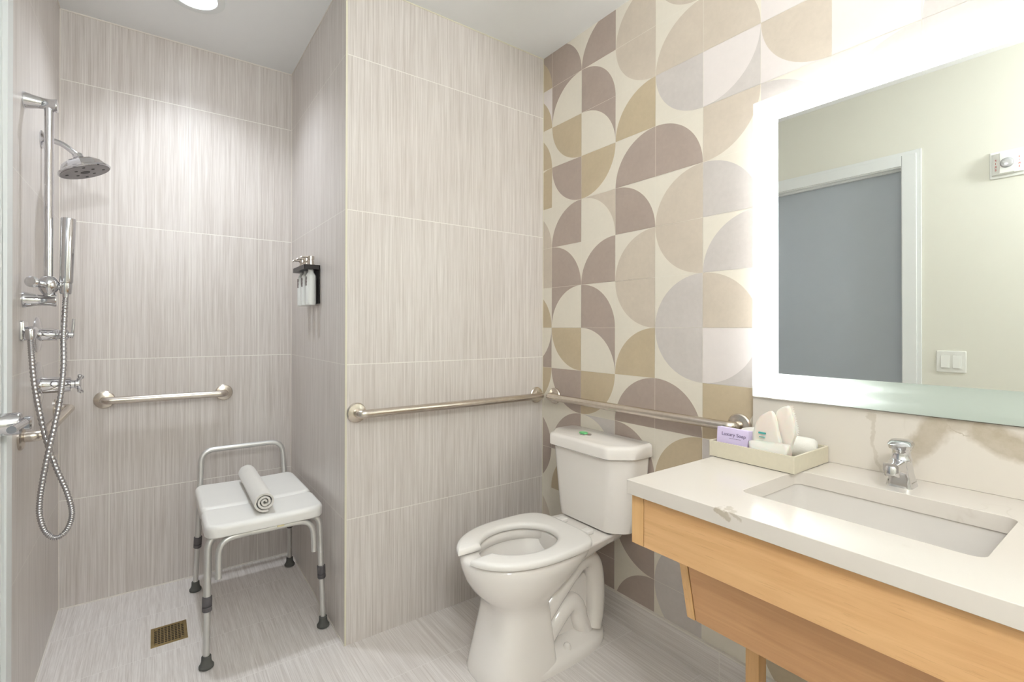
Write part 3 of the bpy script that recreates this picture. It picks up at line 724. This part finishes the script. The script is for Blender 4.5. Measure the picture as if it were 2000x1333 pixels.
def valve(y, z, R, blen, br, label, lever):
    t = thing('shower_valve', label, 'shower valve', (XL, y, z))
    bm = bmesh.new(); lathe(bm, (XL, y, z), (1, 0, 0), [(0, R), (.003, R), (.007, R * .93), (.0105, R * .55), (.012, br)], 56); finish(bm, 'escutcheon', m_chrome, t)
    bm = bmesh.new(); lathe(bm, (XL + .010, y, z), (1, 0, 0), [(0, br * 1.06), (.006, br * 1.05), (.008, br), (blen * .62, br * .96), (blen * .64, br * .78), (blen * .7, br * .78), (blen * .74, br * .92), (blen, br * .86), (blen + .003, br * .6)], 40); finish(bm, 'body', m_chrome, t)
    xe = XL + .010 + blen
    bm = bmesh.new()
    if lever:
        lathe(bm, (xe - .001, y, z), (1, 0, 0), [(0, br * .5), (.016, br * .42), (.018, br * .3)], 24)
        tube(bm, [(xe + .010, y, z - .012), (xe + .013, y, z + .01), (xe + .016, y, z + .056)], .0045, 14)
    else:
        lathe(bm, (xe - .001, y, z), (1, 0, 0), [(0, br * .55), (.012, br * .5), (.016, br * .68), (.026, br * .62), (.03, br * .3)], 24)
        for a in (35, 125, 215, 305):
            dv = Vector((.25, math.cos(math.radians(a)), math.sin(math.radians(a)))).normalized()
            tube(bm, [Vector((xe + .018, y, z)), Vector((xe + .018, y, z)) + dv * .036], .0048, 12)
            lathe(bm, Vector((xe + .018, y, z)) + dv * .033, dv, [(0, .005), (.003, .0068), (.008, .0068), (.010, .004)], 14)
    finish(bm, 'handle', m_chrome, t)
valve(2.235, 1.200, .061, .072, .0205, 'upper round chrome shower valve with a thin lever beside the hose outlet', True)
valve(2.255, 1.022, .083, .078, .0285, 'lower chrome shower valve with a large round plate and cross handle', False)

sh = thing('showerhead', 'round chrome fixed shower head on a curved arm beside the slide bar', 'shower head', (XL, 2.305, 1.895))
bm = bmesh.new(); lathe(bm, (XL, 2.305, 1.897), (1, 0, 0), [(0, .032), (.003, .032), (.010, .024), (.014, .013)], 36); finish(bm, 'flange', m_chrome, sh)
arm = catmull([(XL, 2.305, 1.897), (XL + .025, 2.305, 1.899), (XL + .055, 2.305, 1.893), (XL + .08, 2.305, 1.876), (XL + .105, 2.305, 1.854)], 8)
bm = bmesh.new(); tube(bm, arm, .0098, 20); finish(bm, 'arm', m_chrome, sh)
hc = Vector((XL + .100, 2.305, 1.860)); ax = Vector((.36, -.02, -.93)).normalized()
bm = bmesh.new(); lathe(bm, hc, ax, [(-.008, .010), (-.004, .0155), (.008, .017), (.012, .014), (.016, .020), (.020, .024)], 36)
hh = finish(bm, 'swivel_joint', m_chrome, sh)
bm = bmesh.new(); lathe(bm, hc + ax * .018, ax, [(0, .024), (.004, .052), (.010, .060), (.030, .072), (.034, .0735)], 10, True, True)
lathe(bm, hc + ax * .050, ax, [(0, .076), (.003, .080), (.009, .0815), (.012, .079)], 56, True, True)
hb = finish(bm, 'spray_head', m_chrome, sh, ang=20)
a_, b_, _ = frame_dir(ax); fcn = hc + ax * .0615
bm = bmesh.new(); lathe(bm, fcn, ax, [(0, .0775), (.0015, .0765)], 56)
finish(bm, 'spray_face', plain('nozzle_grey', lin((128, 124, 126)), .35, .4), sh)
m_noz = plain('nozzle_dark', lin((56, 52, 54)), .5)
bm = bmesh.new(); lathe(bm, fcn + ax * .0012, ax, [(0, .0155), (.0015, .014)], 32); finish(bm, 'nozzle', m_noz, sh)
for i in range(8):
    g = 2 * PI * i / 8; bm = bmesh.new()
    lathe(bm, fcn + ax * .0012 + (a_ * math.cos(g) + b_ * math.sin(g)) * (.036 if i % 2 else .056), ax, [(0, .0052), (.0015, .0046)], 14); finish(bm, 'nozzle', m_noz, sh)

# ------------------------------------------------------------------ soap dispensers on the partition
DZ0 = 1.497; dys = (2.195, 2.268, 2.341); DX = XS - .033
br_ = thing('dispenser_bracket', 'black and steel wall bracket holding three pump bottles in the shower', 'bracket', (XS, 2.268, 1.33))
bm = bmesh.new(); box(bm, XS - .006, XS, 2.165, 2.371, 1.335, DZ0 + .008); finish(bm, 'wall_plate', m_black, br_, bevel=.001)
bm = bmesh.new(); slab_with_hole(bm, rrect(XS - .035, 2.268, .034, .106, .006, 4), [[(DX + .0135 * math.cos(2 * PI * i / 24), y + .0135 * math.sin(2 * PI * i / 24)) for i in range(24)] for y in dys], DZ0 - .012, DZ0 + .008)
finish(bm, 'collar_shelf', m_black, br_, bevel=.0008)
def bottle(y, label):
    t = thing('pump_bottle', label, 'pump bottle', (DX, y, 1.328), 'pump bottles in the shower')
    bm = bmesh.new(); lathe(bm, (DX, y, 1.328), (0, 0, 1), [(0, .020), (.003, .0222), (.118, .0222), (.130, .0212), (.138, .0175), (.146, .0125), (.1535, .0122), (.180, .0122)], 40); finish(bm, 'bottle_body', m_bottle, t)
    bm = bmesh.new(); lathe(bm, (DX, y, 1.328 + .155), (0, 0, 1), [(.022, .0128), (.024, .0165), (.027, .0165), (.028, .0135), (.040, .0135), (.041, .0115), (.047, .0115), (.048, .0150), (.062, .0150), (.063, .013)], 32)
    tube(bm, fillet([(DX, y, 1.328 + .2125), (DX - .038, y, 1.328 + .2125), (DX - .044, y, 1.328 + .207)], .004, 4), .0038, 12)
    finish(bm, 'pump', m_nickel, t)
    bm = bmesh.new()   # dark vertical lettering block on the shower side
    for k in range(8):
        z = 1.328 + .086 + k * .0051; w_ = (.0135, .0105, .0125)[k % 3]
        n_ = 6
        for s in range(n_):
            a = PI + .18 + (s - n_ / 2) * w_ / .0222 / n_; b = PI + .18 + (s + 1 - n_ / 2) * w_ / .0222 / n_
            vv = [bm.verts.new((DX + .0225 * math.cos(q), y + .0225 * math.sin(q), zz)) for q, zz in ((a, z), (b, z), (b, z + .0043), (a, z + .0043))]
            bm.faces.new(vv)
    finish(bm, 'label', m_label_dk, t)
    return t
bottle(dys[0], 'white pump bottle nearest the toilet room in the shower bracket')
bottle(dys[1], 'middle one of the three white pump bottles in the shower bracket')
bottle(dys[2], 'white pump bottle nearest the shower back wall in the bracket')

# ------------------------------------------------------------------ floor drain
dr = thing('floor_drain', 'square bronze floor drain grate in the shower floor', 'drain', (.053, 2.273, floor_z(2.27)))
x0, x1, y0, y1 = -.008, .113, 2.208, 2.338
def tilt(bm):
    for v in bm.verts: v.co.z += floor_z(v.co.y)
    return bm
bm = bmesh.new(); slab_with_hole(bm, [(x0, y0), (x1, y0), (x1, y1), (x0, y1)], [[(x0 + .009, y0 + .009), (x1 - .009, y0 + .009), (x1 - .009, y1 - .009), (x0 + .009, y1 - .009)]], -.004, .0022); finish(tilt(bm), 'frame', m_bronze, dr)
bm = bmesh.new(); box(bm, x0 + .009, x1 - .009, y0 + .009, y1 - .009, -.001, .0004)
finish(tilt(bm), 'sump', m_dark, dr)
bm = bmesh.new(); nx = 9
for i in range(nx + 1):
    xx = x0 + .010 + (x1 - x0 - .020) * i / nx; box(bm, xx - .0014, xx + .0014, y0 + .009, y1 - .009, .0002, .0020)
for i in range(nx + 1):
    yy = y0 + .010 + (y1 - y0 - .020) * i / nx; box(bm, x0 + .009, x1 - .009, yy - .0014, yy + .0014, .0002, .0019)
for a in (x0 + .018, x1 - .018):
    for b in (y0 + .018, y1 - .018): lathe(bm, (a, b, .0006), (0, 0, 1), [(0, .006), (.0016, .006), (.002, .004)], 16)
finish(tilt(bm), 'grate', m_bronze, dr)

# ------------------------------------------------------------------ shower chair
SX0, SX1, SYa, SYb, SZ = .152, .574, 1.962, 2.535, .510
ch = thing('shower_chair', 'white seated aluminium shower chair with a low back rail in the shower', 'shower chair', (.365, 2.28, 0))
sw, sd = (SX1 - SX0) / 2, (SYb - SYa) / 2; scx, scy = (SX0 + SX1) / 2, (SYa + SYb) / 2
GY, TH = 2.172, .046
ysm = sorted(set([SYa + .055 * (1 - math.cos(PI / 2 * i / 12)) for i in range(13)] + [SYb - .055 * (1 - math.cos(PI / 2 * i / 12)) for i in range(13)]
                 + [SYa + .055 + (SYb - SYa - .11) * i / 30 for i in range(31)] + [GY + .004 * i for i in range(-9, 10)]))
rings = []
for y in ysm:
    e = min(y - SYa, SYb - y); rp = .05
    Wd = sw - (rp - math.sqrt(max(rp * rp - (rp - min(e, rp)) ** 2, 0)))
    g = math.exp(-((y - GY) / .011) ** 2)
    Wd -= .013 * math.exp(-((y - GY) / .016) ** 2)
    rt = .020; q = min(e, rt); drop = rt - math.sqrt(max(rt * rt - (rt - q) ** 2, 0))
    top = SZ - drop * .9 - .011 * g + .003 * math.cos(PI * (y - scy) / (2 * sd)); bot = SZ - TH + drop * .25
    r_ = .017; r = []
    for j in range(9):       # right top corner round
        a_r = PI / 2 * j / 8; r.append((scx + Wd - r_ + r_ * math.cos(a_r), y, top - r_ + r_ * math.sin(a_r)))
    for j in range(1, 12): r.append((scx + (Wd - r_) * (1 - 2 * j / 12), y, top - .003 * math.sin(PI * j / 12)))
    for j in range(9):
        a_r = PI / 2 + PI / 2 * j / 8; r.append((scx - Wd + r_ + r_ * math.cos(a_r), y, top - r_ + r_ * math.sin(a_r)))
    r += [(scx - Wd, y, bot + .004), (scx - Wd + .005, y, bot), (scx + Wd - .005, y, bot), (scx + Wd, y, bot + .004)]
    rings.append(r)
bm = bmesh.new(); loft(bm, rings); finish(bm, 'seat', m_seat_pl, ch, ang=60)
finish(B(scx + .03, scx + .055, SYa + .004, SYa + .01, SZ - TH - .004, SZ - TH + .008), 'clip', plain('yellowed_tape', lin((214, 202, 160)), .5), ch)
R_T = .0125
zu = SZ - TH - .010
feet = {'fl': (.158, 1.985), 'fr': (.575, 1.992), 'bl': (.160, 2.565), 'br': (.572, 2.568)}
# front and rear leg pairs
for key, (fx_, fy_) in feet.items():
    side = -1 if key[1] == 'l' else 1; fr = key[0] == 'f'
    fz = floor_z(fy_)
    tx = scx + side * (sw - (.012 if fr else .020)) ; ty = (SYa + .045) if fr else (SYb - .045)
    # leg top bends under the seat
    topz = zu + .004
    foot = Vector((fx_, fy_, fz + .030)); knee = Vector((tx, ty - (.0 if fr else -.0), topz))
    inner = Vector((tx - side * .10, ty + (.03 if fr else -.03), topz))
    legp = fillet([inner, knee, foot], .05, 8)
    t0 = foot + (knee - foot) * (.455 if fr else .50)
    bm = bmesh.new(); tube(bm, fillet([inner, knee, t0], .045, 8), R_T, 20); 
    lg = finish(bm, 'leg', m_alu, ch)
    bm = bmesh.new(); dv = (knee - foot).normalized(); tube(bm, [foot + dv * -.018, t0 + dv * .01], R_T * .86, 20)
    for k in range(5):
        pz = foot + dv * (.035 + k * .022); lathe(bm, pz + Vector((.35, -.9, 0)).normalized() * R_T * .82, (.35, -.9, 0), [(0, .0028), (.0008, .0022)], 10)
    finish(bm, 'leg_extension', m_alu, lg)
    bm = bmesh.new(); lathe(bm, t0 - dv * .026, dv, [(0, R_T * 1.15), (.003, R_T * 1.3), (.016, R_T * 1.3), (.018, R_T * 1.05), (.020, R_T * 1.3), (.050, R_T * 1.3), (.053, R_T * 1.1)], 24); finish(bm, 'leg_clamp', m_plastic_grey, lg)
    bm = bmesh.new(); lathe(bm, (fx_, fy_, fz), (dv.x, dv.y, dv.z) if False else (0, 0, 1), [(0, .022), (.002, .0245), (.008, .0245), (.014, .020), (.024, .0165), (.040, .0158), (.043, .013)], 28)
    finish(bm, 'rubber_tip', m_rubber, lg)
# curved braces from the seat underside to the legs
for side in (-1, 1):
    for fr in (True, False):
        key = ('f' if fr else 'b') + ('l' if side < 0 else 'r')
        fx_, fy_ = feet[key]; ty = (SYa + .020) if fr else (SYb - .035)
        tx = scx + side * (sw - .012)
        kz = zu
        lx = tx - side * .032
        low = Vector((lx + side * .002, ty - (.012 if fr else -.012), zu - (.136 if side < 0 else .124)))
        bm = bmesh.new(); tube(bm, fillet([(scx + side * .05, ty + (.004 if fr else -.004), kz + .002), (lx, ty, kz), low], .06, 10), .0112, 18); finish(bm, 'brace', m_alu, ch)
# under-seat cross rails
bm = bmesh.new()
for ty in (SYa + .020, SYb - .04): tube(bm, [(scx - .06, ty, zu + .002), (scx + .06, ty, zu + .002)], .0112, 16)
for sx in (-1, 1): tube(bm, [(scx + sx * .12, SYa + .04, zu + .002), (scx + sx * .12, SYb - .05, zu + .002)], .0112, 16)
finish(bm, 'seat_frame', m_alu, ch)
# back rail
bm = bmesh.new(); yb_ = SYb + .020
rl = fillet([(SX0 + .022, yb_ - .012, zu + .0), (SX0 + .026, yb_ + .002, SZ + .03), (SX0 + .030, yb_ + .018, .655), (SX1 - .040, yb_ + .018, .655), (SX1 - .034, yb_ + .002, SZ + .03), (SX1 - .034, yb_ - .012, zu)], .062, 10)
tube(bm, rl, .0122, 20); finish(bm, 'back_rail', m_alu, ch)

# rolled bath towel on the seat
o = roll('rolled_towel', (.356, 2.005, SZ + .0425), (.362, 2.47, SZ + .0425), .043, 2.8, squash=.94, fuzz=.0007)
tag(o, 'white bath towel rolled up on the shower chair seat', 'towel')

# ------------------------------------------------------------------ toilet
TYc = 1.383
toi = thing('toilet', 'white two-piece toilet with an open-front seat against the patterned wall', 'toilet', (1.25, TYc, 0))
def egg(xf, xb, b, n=48, p=2.0, pb=2.6, yc=TYc, xm=None):
    """closed outline: front tip xf, back xb, half width b"""
    xm = xm if xm is not None else xf + (xb - xf) * .5; out = []
    for i in range(n):
        a = 2 * PI * i / n; c, s = math.cos(a), math.sin(a)
        L = (xm - xf) if c < 0 else (xb - xm); e = p if c < 0 else pb
        out.append((xm + L * math.copysign(abs(c) ** (2 / e), c), yc + b * math.copysign(abs(s) ** (2 / e), s)))
    return out
def E(z, xf, xb, b, p=2.0, pb=2.6, xm=None): return [(x, y, z) for x, y in egg(xf, xb, b, 48, p, pb, TYc, xm)]
bm = bmesh.new()
outer = [E(.0, .926, 1.205, .128, 3.0, 8), E(.012, .924, 1.206, .129, 3.0, 8), E(.06, .938, 1.200, .124, 3.0, 8), (E(.14, .960, 1.192, .119, 2.9, 7)), E(.215, .978, 1.186, .116, 2.7, 5.5), E(.250, .976, 1.188, .118, 2.5, 4),
         E(.275, .956, 1.22, .127, 2.4, 2.9), E(.305, .925, 1.275, .146, 2.2, 2.5), E(.345, .900, 1.33, .165, 2.1, 2.5), E(.385, .885, 1.375, .178, 2.05, 2.6), E(.412, .880, 1.395, .182, 2.05, 2.7), E(.424, .886, 1.395, .178, 2.05, 2.7),
         E(.427, .905, 1.38, .165, 2.05, 2.6), E(.426, .948, 1.290, .125, 2.05, 2.2), E(.418, .955, 1.284, .119, 2, 2.2), E(.395, .952, 1.286, .120, 2, 2.2), E(.385, .938, 1.296, .130, 2, 2.2), E(.33, .955, 1.270, .115, 2, 2), E(.27, 1.02, 1.235, .085, 2, 2), E(.235, 1.07, 1.20, .06, 2, 2), E(.225, 1.11, 1.17, .03, 2, 2)]
loft(bm, outer); 
bowl = finish(bm, 'bowl', m_china, toi, ang=60)
# water in the bowl
bm = bmesh.new(); vs = [bm.verts.new(p) for p in E(.262, 1.03, 1.228, .08)]; bm.faces.new(vs)
finish(bm, 'water', NT('bowl_water').P(Base_Color=(.9, .93, .92, 1), Roughness=.03, IOR=1.33, Transmission_Weight=.9), bowl)
# deck behind the seat carrying the tank
bm = bmesh.new()
def DK(z, x0, x1, b0, b1):
    out = []
    k = 8
    pts = [(x0, -b0), (x1, -b1), (x1, b1), (x0, b0)]
    for i in range(4):
        a, b = pts[i], pts[(i + 1) % 4]
        for j in range(k): out.append((a[0] + (b[0] - a[0]) * j / k, TYc + a[1] + (b[1] - a[1]) * j / k, z))
    return out
loft(bm, [DK(.33, 1.28, 1.40, .10, .07), DK(.37, 1.27, 1.50, .135, .09), DK(.395, 1.27, 1.545, .155, .115), DK(.424, 1.27, 1.56, .16, .125), DK(.427, 1.28, 1.553, .152, .117)])
finish(bm, 'deck', m_china, toi, bevel=.006)
# trapway: two bends each side of a web, plus the foot
bm = bmesh.new()
for sy in (-1, 1):
    yy = TYc + sy * .048
    tube(bm, catmull([(1.10, yy, .10), (1.19, yy, .185), (1.27, yy, .255), (1.345, yy, .315), (1.405, yy, .325), (1.445, yy, .285), (1.458, yy, .20), (1.455, yy, .11), (1.44, yy, .05)], 8), .04, 22, rf=lambda t: (.043, .040))
    tube(bm, catmull([(1.13, yy, .02), (1.20, yy, .085), (1.265, yy, .145), (1.315, yy, .175), (1.355, yy, .150), (1.375, yy, .09), (1.40, yy, .04)], 8), .036, 22)
trap = finish(bm, 'trapway', m_china, toi, ang=60)
bm = bmesh.new(); box(bm, 1.10, 1.45, TYc - .045, TYc + .045, .02, .26); finish(bm, 'trapway_web', m_china, toi, bevel=.02, seg=4)
bm = bmesh.new()
loft(bm, [E(0, .99, 1.512, .130, 4, 2.6, 1.25), E(.018, .99, 1.514, .131, 4, 2.6, 1.25), E(.034, .99, 1.509, .126, 4, 2.6, 1.25), E(.046, .99, 1.480, .110, 4, 2.6, 1.25), E(.056, 1.0, 1.46, .085, 4, 2.6, 1.25), E(.062, 1.02, 1.40, .05, 4, 2.6, 1.25)])
finish(bm, 'foot', m_china, toi, ang=60)
for sy in (-1, 1):
    bm = bmesh.new(); lathe(bm, (1.262, TYc + sy * .098, .040), (0, 0, 1), [(0, .015), (.012, .0145), (.020, .0115), (.025, .006), (.026, .0)], 24); finish(bm, 'bolt_cap', m_china, toi)
# open-front seat
bm = bmesh.new()
SXF, SXB, SB = .868, 1.362, .187
def seat_pts(xf, xb, b, ixf, ixb, ib, gap, tipr):
    """U shaped outline going round outer edge then back along the inner edge"""
    out = []
    N = 60; xm = 1.14
    g0 = math.asin(min(.99, gap / b))
    for i in range(N + 1):
        a = PI - g0 - (2 * PI - 2 * g0) * i / N     # from just right of the front, round the back, to the other side
        c, s = math.cos(a), math.sin(a); L = (xm - xf) if c < 0 else (xb - xm); e = 2.1 if c < 0 else 4.2
        out.append((xm + L * math.copysign(abs(c) ** (2 / e), c), TYc + b * math.copysign(abs(s) ** (2 / e), s)))
    inn = []
    g1 = math.asin(min(.99, gap * .95 / ib)); im = 1.12
    for i in range(N + 1):
        a = PI - g1 - (2 * PI - 2 * g1) * i / N
        c, s = math.cos(a), math.sin(a); L = (im - ixf) if c < 0 else (ixb - im)
        inn.append((im + L * c, TYc + ib * s))
    return out, inn
def seat_ring(d, z):
    o_, i_ = seat_pts(SXF + d, SXB - d, SB - d, (.958 - d), 1.268 + d, .116 + d, .036 + d, 0)
    return o_, i_, z
layers = [seat_ring(.004, .4305), seat_ring(.0, .434), seat_ring(.0, .444), seat_ring(.002, .4495), seat_ring(.007, .4535), seat_ring(.016, .455)]
V = []
for o_, i_, z in layers: V.append(([bm.verts.new((x, y, z)) for x, y in o_], [bm.verts.new((x, y, z)) for x, y in i_]))
n_ = len(V[0][0])
for (oa, ia), (ob, ib_) in zip(V[:-1], V[1:]):
    for i in range(n_ - 1):
        bm.faces.new((oa[i], oa[i + 1], ob[i + 1], ob[i])); bm.faces.new((ia[i + 1], ia[i], ib_[i], ib_[i + 1]))
    for k_ in (0, n_ - 1): bm.faces.new((oa[k_], ob[k_], ib_[k_], ia[k_]))
for oo, ii in (V[0], V[-1]):
    for i in range(n_ - 1): bm.faces.new((oo[i], oo[i + 1], ii[i + 1], ii[i]))
finish(bm, 'toilet_seat', m_toilet_seat, toi, ang=50)
for sy in (-1, 1):
    bm = bmesh.new(); box(bm, 1.375, 1.415, TYc + sy * .07 - .018, TYc + sy * .07 + .018, .427, .444); finish(bm, 'seat_hinge', m_toilet_seat, toi, bevel=.005)
# tank
def TK(z, xf, hw_f, hw_b, xch, xb=1.604):
    pts = [(xf, -hw_f), (xch, -hw_b), (xb, -hw_b * 1.0), (xb, hw_b), (xch, hw_b), (xf, hw_f)]
    return fil2(pts, z)
def fil2(pts, z, r=.022, k=5):
    out = []; n = len(pts)
    for i in range(n):
        p0, p1, p2 = Vector(pts[i - 1]), Vector(pts[i]), Vector(pts[(i + 1) % n])
        a = (p0 - p1); b = (p2 - p1); d = min(r, a.length * .45, b.length * .45)
        s = p1 + a.normalized() * d; e = p1 + b.normalized() * d
        for j in range(k + 1):
            t = j / k; q = (1 - t) ** 2 * s + 2 * t * (1 - t) * p1 + t * t * e
            out.append((q.x, TYc + q.y, z))
    return out
bm = bmesh.new()
loft(bm, [TK(.428, 1.46, .120, .168, 1.505), TK(.436, 1.445, .128, .180, 1.500), TK(.50, 1.438, .134, .188, 1.500), TK(.725, 1.425, .150, .207, 1.500), TK(.732, 1.425, .150, .207, 1.500)])
finish(bm, 'tank', m_china, toi, ang=50)
bm = bmesh.new()
loft(bm, [TK(.732, 1.420, .150, .212, 1.498), TK(.730, 1.408, .158, .220, 1.494), TK(.733, 1.404, .160, .223, 1.492), TK(.768, 1.404, .160, .222, 1.492), TK(.777, 1.409, .157, .219, 1.495), TK(.781, 1.424, .148, .210, 1.50)])
finish(bm, 'tank_lid', m_china, toi, ang=50)
fbx, fby = 1.500, 1.420
bm = bmesh.new(); lathe(bm, (fbx, fby, .7808), (0, 0, 1), [(0, .024), (.003, .0235), (.0045, .020), (.0045, .0)], 36); fb = finish(bm, 'flush_button', m_chrome, toi)
bm = bmesh.new(); loft(bm, [[(fbx + x - .004, fby + .010 + y, z) for x, y in rrect(0, 0, .013 * s, .017 * s, .008 * s, 4)] for z, s in ((.7852, 1), (.790, .95), (.7915, .7))]); finish(bm, 'green_sticker', m_green, fb)

# ------------------------------------------------------------------ switch and fire strobe on the painted wall
sc_ = at(1858, 707, x=2 * MX - XL); sc_.x = XL; sc_.z -= .036
sw_ = thing('light_switch', 'white two-gang rocker light switch on the cream wall, seen in the mirror', 'light switch', tuple(sc_))
finish(B(XL, XL + .006, sc_.y - .058, sc_.y + .058, sc_.z - .057, sc_.z + .057), 'plate', m_wht_plast, sw_, bevel=.003)
for s in (-1, 1):
    bm = bmesh.new(); yc = sc_.y + s * .023; v = [bm.verts.new(p) for p in ((XL + .006, yc - .0165, sc_.z - .033), (XL + .006, yc + .0165, sc_.z - .033), (XL + .006, yc + .0165, sc_.z + .033), (XL + .006, yc - .0165, sc_.z + .033),
         (XL + .012, yc - .0165, sc_.z - .033), (XL + .012, yc + .0165, sc_.z - .033), (XL + .007, yc + .0165, sc_.z + .033), (XL + .007, yc - .0165, sc_.z + .033))]
    for idx in ((0, 1, 2, 3), (4, 7, 6, 5), (0, 4, 5, 1), (1, 5, 6, 2), (2, 6, 7, 3), (3, 7, 4, 0)): bm.faces.new([v[i] for i in idx])
    finish(bm, 'rocker', m_wht_plast, sw_, bevel=.0008)
st = at(1971, 318, x=2 * MX - XL); st.x = XL; st.z -= .049
fs = thing('fire_strobe', 'white fire alarm strobe with red lettering, seen at the mirror edge', 'fire alarm', tuple(st))
finish(B(XL, XL + .008, st.y - .064, st.y + .064, st.z - .062, st.z + .072), 'plate', m_wht_plast, fs, bevel=.004)
bm = bmesh.new(); rings = []
for y, x in ((-.056, .012), (-.045, .022), (-.026, .030), (-.025, .036), (.025, .036), (.026, .030), (.045, .022), (.056, .012)):
    rings.append([(XL + .008, st.y + y, st.z - .048), (XL + x, st.y + y, st.z - .044), (XL + x, st.y + y, st.z + .058), (XL + .008, st.y + y, st.z + .062)])
loft(bm, rings); fh = finish(bm, 'housing', m_wht_plast, fs, bevel=.0015)
bm = bmesh.new(); lathe(bm, (XL + .036, st.y, st.z + .004), (1, 0, 0), [(0, .024), (.006, .023), (.012, .018), (.015, .008), (.0155, 0)], 32); finish(bm, 'strobe_lens', m_clear, fs)
bm = bmesh.new(); lathe(bm, (XL + .0362, st.y, st.z + .004), (1, 0, 0), [(0, .017), (.001, .016), (-.001, .0)], 24); finish(bm, 'reflector', m_chrome, fs)
for s in (-1, 1):
    bm = bmesh.new()
    for k, chx in enumerate('FIRE'):
        y = st.y + s * .040; z = st.z + .024 - k * .0155
        Mt = Matrix.Translation((XL + .0262, y, z)) @ Matrix.Rotation(math.radians(25 * s), 4, 'Z') @ Matrix(((0, 0, 1, 0), (1, 0, 0, 0), (0, 1, 0, 0), (0, 0, 0, 1)))
        text_bm(bm, chx, .013, Mt)
    finish(bm, 'lettering', m_red, fs)
